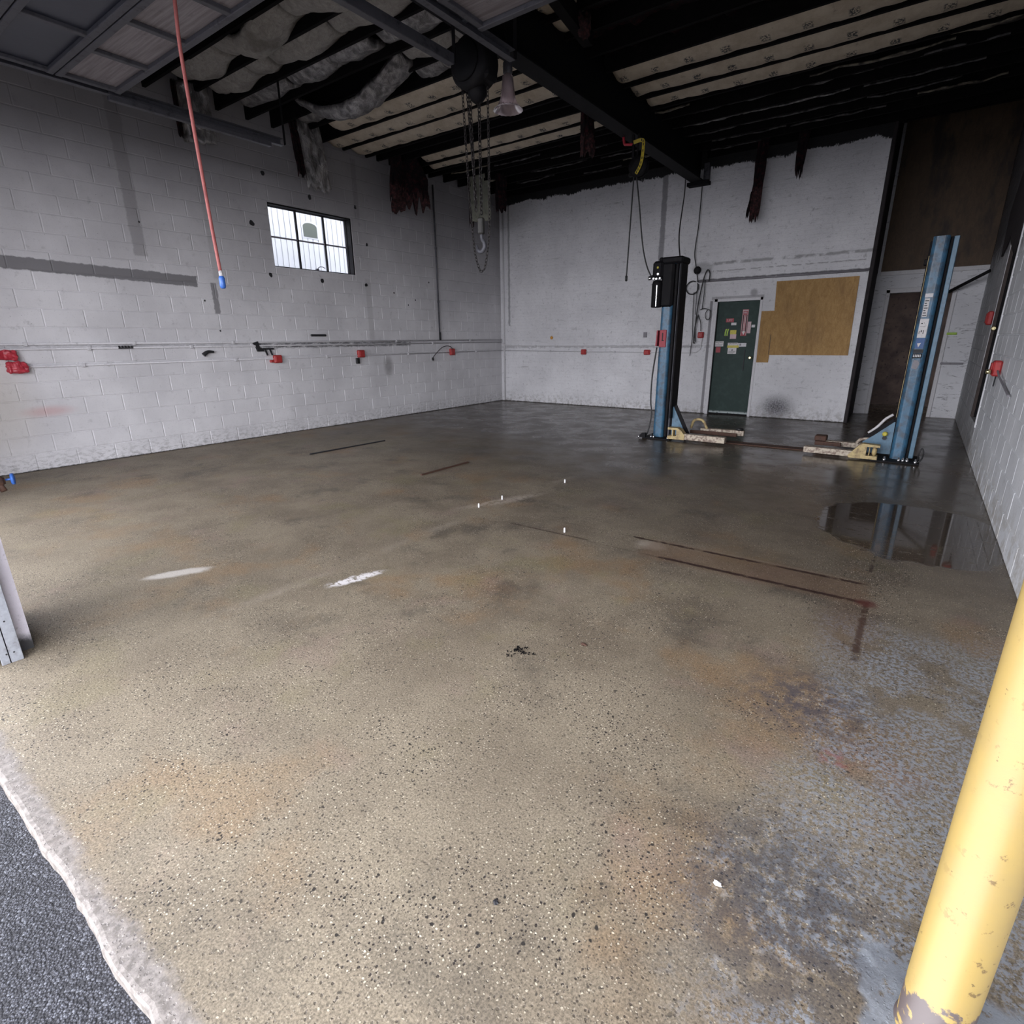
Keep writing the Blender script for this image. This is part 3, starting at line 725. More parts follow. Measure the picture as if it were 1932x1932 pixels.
MB().box(5.50, 5.53, Y_ - .002, Y_, 1.28, 1.32).build('print', M['trimgrey'], q)
q = sticker(5.30, 5.455, 1.135, 1.243, M['paper'])
MB().prism([(5.365, 1.195), (5.392, 1.195), (5.378, 1.225)], Y_ - .003, Y_, 'xz').box(5.315, 5.44, Y_ - .002, Y_, 1.178, 1.186).box(5.315, 5.43, Y_ - .002, Y_, 1.158, 1.164).box(5.32, 5.40, Y_ - .002, Y_, 1.146, 1.150).build('print', M['ink'], q)
# fire extinguisher arrow
q = sticker(5.495, 5.60, 1.455, 1.915, M['redlabel'])
MB().box(5.50, 5.595, Y_ - .002, Y_, 1.885, 1.908).build('print', M['pinklabel'], q)
text_part('FIRE', .036, (5.5475, Y_ - .0024, 1.858), fx, M['paper'], q)
text_part('EXTINGUISHER', .0135, (5.5475, Y_ - .0024, 1.832), fx, M['paper'], q)
for (x0, x1) in ((5.502, 5.507), (5.588, 5.593)): MB().box(x0, x1, Y_ - .002, Y_, 1.465, 1.905).build('print', M['paper'], q)
for (x0, x1) in ((5.510, 5.525), (5.571, 5.586)): MB().box(x0, x1, Y_ - .002, Y_, 1.53, 1.815).build('print', M['ink'], q)
MB().prism([(5.533, 1.815), (5.541, 1.815), (5.541, 1.54), (5.554, 1.54), (5.554, 1.815), (5.562, 1.815), (5.562, 1.53), (5.578, 1.53), (5.548, 1.47), (5.518, 1.53), (5.533, 1.53)], Y_ - .003, Y_, 'xz').build('arrow', M['paper'], q)
sticker(5.605, 5.665, 1.50, 1.70, M['pinklabel'])
sticker(5.675, 5.735, 1.60, 1.645, M['trimwhite'])

# ------------------------------------------------------------------ window
wd = struct(MB().box(-.16, -.105, WY0, WY0 + .03, WZ0, WZ1).box(-.16, -.105, WY1 - .03, WY1, WZ0, WZ1).box(-.16, -.105, WY0, WY1, WZ0, WZ0 + .03).box(-.16, -.105, WY0, WY1, WZ1 - .03, WZ1).build('window_1', M['black']))
MB().box(-.11, -.004, WY1 - .022, WY1, WZ0, WZ1).box(-.11, -.004, WY0, WY1, WZ1 - .022, WZ1).build('shade_lining', M['black'], wd)  # black sheets on the top and far reveals stand in for their shadow
ys_ = [WY0 + .03, -5.205, -4.69, WY1 - .03]; zs_ = [WZ0 + .03, 2.985, WZ1 - .03]
for i in (1, 2): MB().cbox(-.15, -.112, ys_[i] - .013, ys_[i] + .013, WZ0 + .02, WZ1 - .02, .004).build('mullion', M['black'], wd)
for i in range(3): MB().cbox(-.148, -.115, ys_[i] + .01, ys_[i + 1] - .01, zs_[1] - .011, zs_[1] + .011, .004).build('glazing_bar', M['trimgrey'], wd)
for i in range(3):
    for j in range(2): MB().box(-.134, -.131, ys_[i], ys_[i + 1], zs_[j], zs_[j + 1]).build('pane', M['glass'], wd)
h = MB().cbox(-.112, -.07, -4.95, -4.90, WZ0 + .025, WZ0 + .05, .004).tube(smoothcurve([(-.08, -4.92, WZ0 + .05), (-.06, -4.90, WZ0 + .075), (-.05, -4.84, WZ0 + .08), (-.05, -4.80, WZ0 + .06)]), .006, 8).build('latch', M['galvdark'], wd)
struct(MB().cbox(-.2, -.001, WY0 - .0, WY1, WZ0 - .012, WZ0 + .004, .004).build('trim_8', M['trimwhite']))

# neighbour's house outside the window: white board siding with an arched window
nb = thing('neighbour_house', (-2.6, -3, -.03), 'white house outside the wall window, vertical siding and an arched window', 'building')
sd = MB().box(-2.9, -2.6, -9, 6, -.03, 5.4).build('house_wall', M['siding'], nb)
for k in range(56):
    yy = -5.3 + k * .127
    MB().box(-2.600, -2.588, yy, yy + .108, -.03, 5.4).build('siding_board', M['siding'], nb)
cy, z0, z1, hw = -3.2, 3.54, 3.74, .165
arch = [(cy - hw, z0), (cy + hw, z0), (cy + hw, z1)] + [(cy + hw * math.cos(a), z1 + .07 * math.sin(a)) for a in [PI * k / 10 for k in range(1, 10)]] + [(cy - hw, z1)]
ga = MB().prism(arch, -2.60, -2.575, 'yz').build('arched_window', M['houseglass'], nb)
big_ = [((y_ - cy) * 1.22 + cy, (z_ - 3.66) * 1.22 + 3.66) for y_, z_ in arch]
MB().prism(big_, -2.60, -2.582, 'yz').build('window_surround', M['siding'], nb)

# ------------------------------------------------------------------ ceiling, joists, insulation
ce = struct(MB().box(-.3, 9.3, -10.9, 3.7, 4.86, 4.95).build('ceiling', M['deck']))
JL = [-.10, -.53, -.96, -1.39, -1.82, -2.24, -2.46, -2.82, -3.24, -3.52, -3.77, -4.24, -4.68, -5.13, -5.50, -5.89, -6.31, -6.75, -7.2]
JR = [-.10, -.53, -.96, -1.39, -1.82, -2.24, -2.66, -3.09, -3.55, -4.06, -4.50, -4.98, -5.38, -5.76, -6.2, -6.65, -7.1]
for a, b, js in ((0.0, 4.36, JL), (4.66, 8.94, JR)):
    for y_ in js + [-7.65, -8.1, -8.55, -9.0, -9.45, -9.9, -10.3]:
        MB().box(a, b, y_ - .02, y_ + .02, 4.43, 4.86).build('joist', M['joist'], ce)
MB().box(XE, W, .0, .05, 4.43, 4.86).build('joist', M['joist'], ce)
def batt(x0, x1, y0, y1, mat, z=4.50, sag=.02, belly=.03, seed=0, wav=.012, nx=None, sagp=None, ragged=0):
    nx = nx or max(6, int((x1 - x0) / .07)); nyy = 8; vs = []; fs = []
    for i in range(nx + 1):
        t = i / nx; x_ = x0 + (x1 - x0) * t
        sg = sagp(t) if sagp else sag * (.5 - .5 * math.cos(2 * PI * t))
        e0 = ragged * mnoise.noise((x_ * 4, seed, 2)); e1 = ragged * mnoise.noise((x_ * 4, seed, 9))
        for j in range(nyy + 1):
            u = j / nyy; yy = (y0 + e0) + ((y1 + e1) - (y0 + e0)) * u
            zz = z - sg - belly * math.sin(PI * u) + wav * mnoise.noise((x_ * 6, yy * 9, seed)) + .4 * wav * mnoise.noise((x_ * 21, yy * 15, seed + 3))
            vs.append((x_, yy, zz))
    m_ = len(vs); vs += [(a_, b_, c_ + .05 + (.03 if 0 < i_ % (nyy + 1) < nyy else 0)) for i_, (a_, b_, c_) in enumerate(vs)]
    w_ = nyy + 1
    for i in range(nx):
        for j in range(nyy):
            fs.append((i * w_ + j, (i + 1) * w_ + j, (i + 1) * w_ + j + 1, i * w_ + j + 1))
            fs.append((m_ + i * w_ + j, m_ + i * w_ + j + 1, m_ + (i + 1) * w_ + j + 1, m_ + (i + 1) * w_ + j))
    for i in range(nx):
        for j in (0, nyy): fs.append((i * w_ + j, m_ + i * w_ + j, m_ + (i + 1) * w_ + j, (i + 1) * w_ + j))
    for j in range(nyy):
        for i in (0, nx): fs.append((i * w_ + j, i * w_ + j + 1, m_ + i * w_ + j + 1, m_ + i * w_ + j))
    return MB().add(vs, fs, True).build('insulation_batt', mat, ce)
# left of the beam, kraft faced rows
batt(.75, 4.30, -5.10, -4.70, M['kraft'], 4.47, .02, .065, 1, ragged=.03)
batt(.10, 4.34, -4.66, -4.26, M['kraft'], 4.47, .02, .065, 2, ragged=.02)
batt(.12, 4.34, -4.22, -3.80, M['kraft'], 4.47, .02, .065, 3, ragged=.03)
batt(.7, 4.34, -3.20, -2.84, M['kraft'], 4.48, .02, .065, 4, ragged=.04)
batt(.5, 4.34, -2.80, -2.48, M['kraft'], 4.48, .02, .065, 5, ragged=.05)
# right of the beam
batt(4.72, 8.9, -4.02, -3.58, M['kraft'], 4.48, .02, .065, 6, ragged=.03)
batt(4.72, 8.9, -3.52, -3.12, M['kraft'], 4.48, .03, .065, 7, ragged=.04)
batt(4.74, 8.9, -3.06, -2.70, M['kraft'], 4.48, .03, .065, 8, ragged=.05)
batt(4.72, 5.05, -5.72, -5.42, M['kraft'], 4.48, .0, .03, 9, ragged=.02)
batt(4.70, 5.0, -5.34, -5.04, M['kraft'], 4.48, .0, .03, 10, ragged=.02)
# sagging silver rows near the doors (several pillows per row)
rows = [(-7.14, -6.84, [(.55, 1.5, .10), (1.55, 2.75, .16), (2.8, 4.2, .14)], 'vinyl'),
        (-6.66, -6.40, [(.5, 1.35, .06), (1.38, 1.75, .03), (1.8, 2.85, .07), (2.9, 4.2, .06)], 'vinyl'),
        (-6.22, -5.98, [(.4, 1.4, .03), (1.5, 2.3, .05), (2.32, 2.95, .02), (3.1, 4.2, .04)], 'foil'),
        (-5.80, -5.58, [(3.05, 3.75, .04), (3.8, 4.3, .02)], 'vinyl'),
        (-5.42, -5.18, [(.5, .95, .03), (2.85, 3.25, .03), (3.27, 4.3, .02)], 'foil')]
for r_, (a, b, segs, mt) in enumerate(rows):
    for i, (x0, x1, sg) in enumerate(segs):
        batt(x0, x1, a - .05, b + .05, M[mt], 4.52, sg, .075, 20 + r_ * 7 + i, .022, ragged=.03)
# the one long batt that has come loose and hangs in a bow
lb = batt(.95, 2.95, -5.74, -5.42, M['foil'], 4.50, 0, .05, 91, .025, nx=40, sagp=lambda t: .34 * math.sin(PI * min(1, t * 1.0)) ** 1.0 * (1 - .35 * t))
# dark charred slivers of facing near the back
rnd = random.Random(3)
for (px_, py_, L, w_, br_) in [(.9, -2.1, .9, .08, 1), (1.9, -2.0, 1.0, .05, 0), (3.0, -1.75, 1.1, .05, 0), (.6, -1.3, .8, .14, 1), (2.3, -1.25, 1.2, .05, 0), (3.6, -1.2, .9, .06, 0), (3.8, -.85, .8, .07, 1), (1.5, -.8, .9, .04, 0),
                           (2.9, -.55, .9, .05, 0), (5.5, -2.2, 1.3, .05, 0), (6.7, -2.2, 1.1, .07, 0), (8.1, -2.25, .9, .09, 0), (5.3, -1.75, 1.0, .09, 2), (6.3, -1.72, 1.3, .10, 2), (7.7, -1.7, 1.2, .06, 0), (5.2, -1.3, 1.0, .05, 0),
                           (6.4, -1.3, 1.4, .05, 0), (7.6, -1.25, 1.0, .05, 0), (5.5, -.85, 1.1, .05, 0), (6.7, -.8, 1.2, .05, 0), (5.2, -.4, .8, .05, 0), (8.1, -1.0, .9, .16, 1), (7.3, -2.45, 1.4, .10, 1), (8.4, -2.6, .9, .15, 1), (4.9, -2.5, .5, .12, 1)]:
    mat = [M['smoky'], M['smoky2'], M['foil']][br_]
    n = 14; vs = []; fs = []
    for i in range(n + 1):
        t = i / n; ww = w_ * 1.2 * (math.sin(PI * t) ** 1.3 + .02) * (.25 + 1.6 * abs(mnoise.noise((t * 4, px_ * 3, py_ * 3))))
        x_ = px_ - L / 2 + L * t; yy = py_ + .03 * mnoise.noise((x_ * 3, 1, py_)); zz = 4.44 - .015 * math.sin(PI * t) + .02 * mnoise.noise((x_ * 5, py_, 0))
        vs += [(x_, yy - ww / 2, zz), (x_, yy + ww / 2, zz + .01), (x_, yy + ww / 2, zz + .03), (x_, yy - ww / 2, zz + .02)]
    for i in range(n):
        for j in range(4): fs.append((i * 4 + j, i * 4 + (j + 1) % 4, (i + 1) * 4 + (j + 1) % 4, (i + 1) * 4 + j))
    MB().add(vs, fs, True).build('insulation_scrap', mat, ce)
# charred fill between the joists (fallen facing, blackened wool)
for (a, b, y0_, y1_) in ((.05, 4.34, -2.40, -.15), (4.7, 8.9, -2.62, -.15), (4.7, 8.9, -6.9, -4.10)):
    batt(a, b, y0_, y1_, M['char'], 4.60, .0, .0, 50 + a, .08, nx=60, ragged=.05).name = 'charred_insulation'

# steel beam
bt = thing('steel_beam', (4.5, -5.0, 4.08), 'long dark steel I-beam running across under the roof joists', 'beam')
MB().cbox(4.40, 4.62, -10.4, .0, 4.08, 4.10, .004).build('bottom_flange', M['beam'], bt)
MB().box(4.50, 4.52, -10.4, .0, 4.10, 4.84).build('web', M['beam'], bt)
MB().box(4.40, 4.62, -10.4, .0, 4.80, 4.83).build('top_flange', M['beam'], bt)
MB().cbox(4.34, 4.72, -.16, .0, 4.02, 4.08, .004).build('bearing_plate', M['beam'], bt)
MB().cbox(4.61, 4.70, -.10, .0, 4.10, 4.36, .004).build('end_bracket', M['galvdark'], bt)
# thinner secondary beam on the right
b2 = MB().obox((5.6, -9.5, 4.38), (4.95, -5.0, 4.38), .1, .16).build('timber_brace', M['joist']); tag(b2, 'black timber brace under the ceiling near the second overhead door', 'brace')
# pink wool tuft
def tuft(c, r_, name, mat, label, cat, n=18):
    mb = MB(); bm = bmesh.new(); bmesh.ops.create_icosphere(bm, subdivisions=3, radius=1)
    for v in bm.verts:
        k_ = 1 + .55 * mnoise.noise(v.co * 2.2 + Vector(c)) + .25 * mnoise.noise(v.co * 6 + Vector(c))
        v.co = Vector((v.co.x * r_[0] * k_, v.co.y * r_[1] * k_, v.co.z * r_[2] * k_)) + Vector(c)
    bm.verts.index_update(); mb.add([v.co[:] for v in bm.verts], [[v.index for v in f.verts] for f in bm.faces], True); bm.free()
    return tag(mb.build(name, mat), label, cat)
tuft((5.05, -5.28, 4.36), (.07, .10, .10), 'wool_tuft', M['wool'], 'tuft of reddish wool poking down beside the kraft batts near the top', 'insulation')

# ------------------------------------------------------------------ hanging rags of insulation
def rag(name, label, top, along, width, length, mat, thick=.05, seed=1, lean=(0, 0), taper=1.0, ragl=.12, fold=.05, mat2=None, narrow_top=1.0):
    a = Vector(along).normalized(); nrm = Vector((-a.y, a.x, 0)); nu, nv = 16, 22; vs = []; fs = []
    T = Vector(top)
    for side in (0, 1):
        for j in range(nv + 1):
            v = j / nv
            wv = width * (narrow_top + (1 - narrow_top) * min(1, v * 2.5)) * (1 + (taper - 1) * v) * (1 + .12 * mnoise.noise((v * 4, seed, 0)))
            for i in range(nu + 1):
                u = i / nu - .5
                Lc = length * (1 - ragl * abs(mnoise.noise((u * 7, seed * 1.7, 5))) * 1.6 - .25 * ragl * random.random())
                dd = fold * mnoise.noise((u * 5 + seed, v * 3, seed)) + .02 * mnoise.noise((u * 14, v * 10, seed))
                th = thick * (.5 if side else -.5) * (1 - (abs(u) * 2) ** 4)
                p_ = T + a * (u * wv + lean[0] * v) + nrm * (dd + th + lean[1] * v); p_.z = T.z - v * Lc
                vs.append(p_)
    w_ = nu + 1; m_ = (nu + 1) * (nv + 1)
    for j in range(nv):
        for i in range(nu):
            fs.append((j * w_ + i, j * w_ + i + 1, (j + 1) * w_ + i + 1, (j + 1) * w_ + i)); fs.append((m_ + j * w_ + i, m_ + (j + 1) * w_ + i, m_ + (j + 1) * w_ + i + 1, m_ + j * w_ + i + 1))
        for i in (0, nu): fs.append((j * w_ + i, (j + 1) * w_ + i, m_ + (j + 1) * w_ + i, m_ + j * w_ + i))
    for i in range(nu):
        for j in (0, nv): fs.append((j * w_ + i, j * w_ + i + 1, m_ + j * w_ + i + 1, m_ + j * w_ + i))
    o = MB().add(vs, fs, True).build(name, mat)
    if mat2:
        o.data.materials.append(mat2)
        for p_ in o.data.polygons:
            c_ = p_.center
            if c_.z < T.z - length * .62 + .12 * mnoise.noise(c_ * 7): p_.material_index = 1
    return tag(o, label, 'insulation')
al = (.45, .9, 0)
rag('hanging_insulation', 'crinkled silver insulation flap behind the red hose, by the wall top', (.32, -6.80, 4.52), al, .40, .66, M['foil'], .07, 3, (0.02, 0), 1.0, .08)
rag('hanging_insulation', 'black edge strip hanging at the left of the silver flap by the hose', (.30, -6.99, 4.5), al, .06, .62, M['char'], .05, 4, (0, 0), 1.0, .1)
rag('hanging_insulation', 'twisted silver insulation strip hanging above and left of the window', (.36, -5.17, 4.62), al, .34, 1.02, M['foil'], .08, 6, (.10, 0), 1.0, .10)
rag('hanging_insulation', 'black charred strip hanging just left of the twisted silver one', (.30, -5.36, 4.5), al, .12, .78, M['char'], .06, 8, (.06, 0), 1.0, .25)
rag('hanging_insulation', 'wide dark red and black charred flap hanging right of the window', (.34, -3.10, 4.55), al, .62, .98, M['char'], .10, 11, (0, 0), 1.15, .30, mat2=M['wool'], narrow_top=.55)
rag('hanging_insulation', 'narrow black charred strip hanging at the left of the wide red flap', (.34, -3.40, 4.5), al, .20, .75, M['char'], .08, 13, (-.05, 0), 1.1, .25, mat2=M['wool'])
rag('hanging_insulation', 'dark frayed strip hanging under the joists left of the long beam', (4.12, -3.5, 4.46), (.8, .6, 0), .16, .72, M['char'], .08, 15, (.03, 0), 1.3, .25, mat2=M['wool'])
rag('hanging_insulation', 'long brown charred strip on the back wall above the green door', (5.62, -.28, 4.55), (1, 0, 0), .17, 1.30, M['char'], .06, 17, (-.04, 0), .9, .18, mat2=M['wool'])
rag('hanging_insulation', 'thin black tail beside the tip of the long brown strip', (5.52, -.28, 3.75), (1, 0, 0), .05, .40, M['char'], .03, 18, (-.05, 0), .8, .2)
rag('hanging_insulation', 'shorter brown charred strip on the back wall nearest the dark recess', (6.22, -.28, 4.64), (1, 0, 0), .18, .85, M['char'], .06, 21, (-.03, 0), .7, .35)
# board and black strips behind the hoist, in the far corner
rag('hanging_insulation', 'grey-green strip of facing hanging behind the hoist chains in the corner', (.60, -1.45, 4.62), (.9, .4, 0), .42, .92, M['kraft'], .03, 23, (.02, 0), 1.0, .05, .02).data.materials[0] = dirty('grey_green_facing', (.26, .265, .21), (.08, .08, .065), .6, 0)
rag('hanging_insulation', 'black strip at the left edge of the grey-green facing', (.42, -1.50, 4.55), (.9, .4, 0), .10, .95, M['char'], .05, 25, (0, 0), 1.0, .12)
rag('hanging_insulation', 'black ragged strip hanging right of the grey-green facing', (1.10, -1.40, 4.50), (.9, .4, 0), .22, .72, M['char'], .06, 27, (0, 0), 1.0, .35)

# ------------------------------------------------------------------ overhead doors (raised, lying flat on their tracks)
def overhead(x0, x1, yend, label, glazed, zt=3.76, ttop=-6.35, tright=None):
    d_ = thing('overhead_door', ((x0 + x1) / 2, yend, zt), label, 'garage door', 'raised overhead doors')
    y1 = yend; sec = .53
    for k in range(5):
        y0 = y1 - sec + .006
        if y0 < -10.5: break
        s_ = MB().cbox(x0, x1, y0, y1, zt + .02, zt + .05, .004).build('door_section', M['doorskin'] if k != glazed else M['pane'], d_)
        for r_ in (y0 + .03, y1 - .03): MB().cbox(x0, x1, r_ - .028, r_ + .028, zt - .015, zt + .02, .005).build('section_rail', M['galvdark'], s_)
        n_ = 4 if k != glazed else 3
        for i in range(n_ + 1):
            xx = x0 + .03 + (x1 - x0 - .06) * i / n_
            MB().cbox(xx - .028, xx + .028, y0 + .05, y1 - .05, zt - .01, zt + .022, .004).build('stile', M['galvdark'], s_)
        y1 = y0 - .006
    tl = ttop
    for xx in (x0 - .07, x1 + .07):
        ttop = tright if (tright and xx > x0) else tl
        sg = 1 if xx < x0 else -1
        tr = MB().box(xx - .03, xx + .03, -10.4, ttop, zt + .05, zt + .056).box(xx - .032 * sg - .003, xx - .032 * sg + .003, -10.4, ttop, zt - .02, zt + .056).box(xx - .03, xx + .03, -10.4, ttop, zt - .022, zt - .016)
        tr.build('track', M['galvdark'], d_)
        MB().obox((xx, ttop + .04, zt), (xx, ttop + .04, 4.45), .035, .006, (0, 1, 0)).build('hanger', M['black'], d_)
    return d_
od1 = overhead(1.52, 4.42, -8.12, 'raised overhead door at top left with dark glazed panels', 1, tright=-6.62)
MB().cbox(1.40, 1.46, -8.2, -6.50, 3.70, 3.77, .004).build('track_angle', M['galvdark'], od1)
od2 = overhead(5.03, 8.6, -6.86, 'raised overhead door above the bay, grey ribbed panel at the top edge', 9)
MB().cbox(4.90, 4.98, -6.98, -6.94, 3.80, 4.02, .003).build('hanger_plate', M['galv'], od2)

# ------------------------------------------------------------------ chain hoist
hx, hy = 4.50, -6.30
ho = thing('chain_hoist', (hx, hy, 4.0), 'black chain hoist with hook and long hand chain hanging below the beam', 'hoist')
body = MB().lathe([(.10, -.13), (.19, -.12), (.215, -.09), (.215, -.03), (.20, 0), (.20, .05), (.17, .09), (.17, .13), (.10, .16)], (hx, hy, 3.84), 28, 'y').cbox(hx - .07, hx + .20, hy - .09, hy + .10, 3.68, 4.0, .03)
bo = body.build('gear_housing', M['black'], ho)
bo.rotation_euler = (0, 0, 0)
MB().lathe([(.05, -.15), (.15, -.145), (.16, -.13)], (hx - .02, hy, 3.84), 24, 'y').build('cover', M['beam'], ho)
MB().cbox(hx - .05, hx + .05, hy - .03, hy + .03, 3.98, 4.09, .01).build('trolley', M['black'], ho)
MB().lathe([(.05, 3.70), (.08, 3.66), (.09, 3.60), (.05, 3.55), (.02, 3.53)], (hx + .02, hy, 0), 16).build('chain_guide', M['black'], ho)
def link_mesh(L, w_, r_):
    mb = MB(); pts = []
    for k in range(14):
        t = 2 * PI * k / 14; pts.append(Vector((w_ * math.cos(t), 0, L * math.sin(t) * .5 + (L * .12 if math.sin(t) > 0 else -L * .12))))
    pts.append(pts[0]); mb.tube(pts, r_, 6, False); return mb
def chain(name, pts, L, w_, r_, parent, mat):
    """one part: links joined, alternate links turned a quarter"""
    pts = [Vector(p) for p in pts]; out = MB(); lk = link_mesh(L, w_, r_); acc = 0; i = 0; step = L * .95; turn = 0
    d_total = 0; pos = pts[0].copy(); seg = 0
    while seg < len(pts) - 1:
        d = pts[seg + 1] - pts[seg]; n_ = d.length
        t = acc
        while t < n_:
            c_ = pts[seg] + d.normalized() * t
            z_ = d.normalized(); ref = Vector((0, 1, 0)) if abs(z_.y) < .9 else Vector((1, 0, 0)); x_ = ref.cross(z_).normalized(); y__ = z_.cross(x_)
            if turn % 2: x_, y__ = y__, -x_
            mt = Matrix((x_, y__, z_)).transposed()
            out.add([c_ + mt @ Vector(v) for v in lk.v], lk.f, True); turn += 1; t += step
        acc = t - n_; seg += 1
    o = out.build(name, mat, parent); return o
zl = 2.60
chain('load_chain', [(hx - .075, hy, 3.62), (hx - .045, hy + .01, 2.64)], .036, .014, .0048, ho, M['chain'])
chain('load_chain', [(hx + .035, hy, 3.55), (hx + .03, hy, zl)], .036, .014, .0048, ho, M['chain'])
chain('load_chain', [(hx - .105, hy, 3.66), (hx - .03, hy, 2.70)], .036, .012, .0048, ho, M['chain'])
MB().cbox(hx - .005, hx + .055, hy - .03, hy + .03, 2.43, 2.58, .012).build('hook_block', M['joistlite'], ho)
hk = [(hx + .025, hy, 2.43), (hx + .03, hy, 2.39), (hx + .055, hy, 2.355), (hx + .062, hy, 2.315), (hx + .035, hy, 2.28), (hx, hy, 2.275), (hx - .03, hy, 2.30), (hx - .037, hy, 2.34)]
MB().tube(smoothcurve(hk, 5), [.015 + .006 * math.sin(PI * i / 35) - (.010 * max(0, (i - 28) / 7)) for i in range(36)], 10).build('hook', M['galvdark'], ho)
loop = [(hx - .13, hy - .04, 3.68), (hx - .09, hy - .04, 2.9), (hx - .06, hy - .04, 2.5), (hx - .03, hy - .04, 2.25), (hx + .02, hy - .04, 2.11), (hx + .06, hy - .04, 2.09), (hx + .10, hy - .04, 2.15), (hx + .15, hy - .04, 2.4), (hx + .165, hy - .04, 2.8), (hx + .17, hy - .04, 3.35), (hx + .17, hy - .04, 3.62)]
chain('hand_chain', smoothcurve(loop, 6), .034, .0105, .0034, ho, M['chain'])

# lamp with a flared clear shade behind the hoist
la = thing('pendant_lamp', (4.76, -6.0, 3.9), 'small clear flared lamp shade hanging right behind the hoist', 'lamp')
c_ = (4.60, -5.93, 0)
rib = MB(); prof = [(.035, 3.86), (.05, 3.84), (.058, 3.76), (.072, 3.66), (.10, 3.60), (.145, 3.565)]
n = 40; vs = []
for (r_, h_) in prof:
    for k in range(n):
        t = 2 * PI * k / n; rr = r_ * (1 + (.03 if k % 2 else -.03)); vs.append((c_[0] + rr * math.cos(t), c_[1] + rr * math.sin(t), h_))
rib.add(vs, [(i * n + k, i * n + (k + 1) % n, (i + 1) * n + (k + 1) % n, (i + 1) * n + k) for i in range(len(prof) - 1) for k in range(n)], True)
rib.build('lamp_shade', M['acrylic'], la)
MB().lathe([(.03, 3.97), (.045, 3.95), (.045, 3.87), (.03, 3.85)], c_, 18).build('socket', M['galvdark'], la)
MB().lathe([(.012, 3.85), (.03, 3.80), (.035, 3.75), (.02, 3.71), (.004, 3.70)], c_, 14).build('bulb', M['trimwhite'], la)
MB().tube([(c_[0], c_[1], 3.96), (c_[0] - .05, c_[1], 4.45)], .005, 6).build('cord', M['rubber'], la)

# ------------------------------------------------------------------ red air hose
hs = thing('air_hose', (3.76, -8.6, 3.74), 'red air hose hanging from the overhead door with a blue end fitting', 'hose')
hp = [(3.76, -8.61, 3.745), (3.74, -8.6, 3.66), (3.715, -8.6, 3.46), (3.712, -8.6, 3.31), (3.722, -8.6, 2.92), (3.738, -8.6, 2.55), (3.755, -8.6, 2.22), (3.775, -8.6, 1.95)]
MB().tube(smoothcurve(hp, 8), .0125, 12).build('hose', M['hosered'], hs)
MB().lathe([(.010, 1.96), (.015, 1.95), (.015, 1.92), (.010, 1.915)], (3.777, -8.6, 0), 14).build('ferrule', M['paper'], hs)
MB().lathe([(.015, 1.92), (.022, 1.905), (.022, 1.85), (.018, 1.835), (.009, 1.83)], (3.779, -8.6, 0), 16).build('coupling', M['bluepl'], hs)

# ------------------------------------------------------------------ conduits on walls
def conduit(label, pts, r_, mat, clips=(), name='conduit'):
    o = thing(name, pts[0], label, 'conduit'); MB().tube(pts, r_, 10).build('pipe', mat, o)
    for c__ in clips:
        MB().cbox(c__[0] - .018, c__[0] + .018, c__[1] - .018, c__[1] + .018, c__[2] - .022, c__[2] + .022, .004).build('clip', mat, o)
    return o
cw = M['trimwhite']
conduit('upper of the two long white conduits on the left wall, above the red boxes', [(.02, -10.4, 1.44), (.02, -.02, 1.44)], .013, cw, [(.02, y__, 1.44) for y__ in (-9.0, -7.9, -6.6, -3.4, -1.2)])
conduit('white conduit just under the uppermost one on the left wall', [(.018, -10.4, 1.385), (.018, -.02, 1.385)], .011, cw, [(.018, y__, 1.385) for y__ in (-8.4, -7.2, -2.4)])
conduit('lowest conduit on the left wall, joining the red boxes', [(.018, -9.12, 1.19), (.018, -.02, 1.19)], .010, cw, [(.018, y__, 1.19) for y__ in (-8.5, -6.6, -5.0, -3.1, -1.0)])
conduit('upper white conduit along the foot of the back wall, left of the lift', [(.02, -.02, 1.44), (.02, -.022, 1.34), (.3, -.02, 1.30), (4.6, -.02, 1.27)], .011, cw, [(1.0, -.02, 1.295), (3.9, -.02, 1.275)])
conduit('lower conduit on the back wall joining its two red boxes', [(.02, -.02, 1.19), (4.55, -.018, 1.15), (4.72, -.018, 1.16), (4.80, -.018, 1.22), (4.82, -.018, 1.42)], .009, cw, [(1.4, -.018, 1.18), (3.0, -.018, 1.165)])
conduit('dark vertical conduit on the left wall near the far corner', [(.02, -2.17, 4.32), (.02, -2.17, 1.45)], .016, M['galvdark'], [(.02, -2.17, 3.2), (.02, -2.17, 2.2)])
conduit('white vertical pipe on the back wall close to the far left corner', [(.10, -.02, 4.35), (.10, -.02, .02)], .018, cw, [(.1, -.02, 2.5)])
conduit('dark horizontal pipe across the back wall over the green door', [(4.66, -.02, 2.43), (7.36, -.02, 2.43)], .018, M['trimgrey'], [(6.0, -.02, 2.43)])
conduit('short dark vertical stub beside the far dark conduit of the left wall', [(.03, -2.17, 1.60), (.03, -2.17, 1.44)], .02, M['ink'])

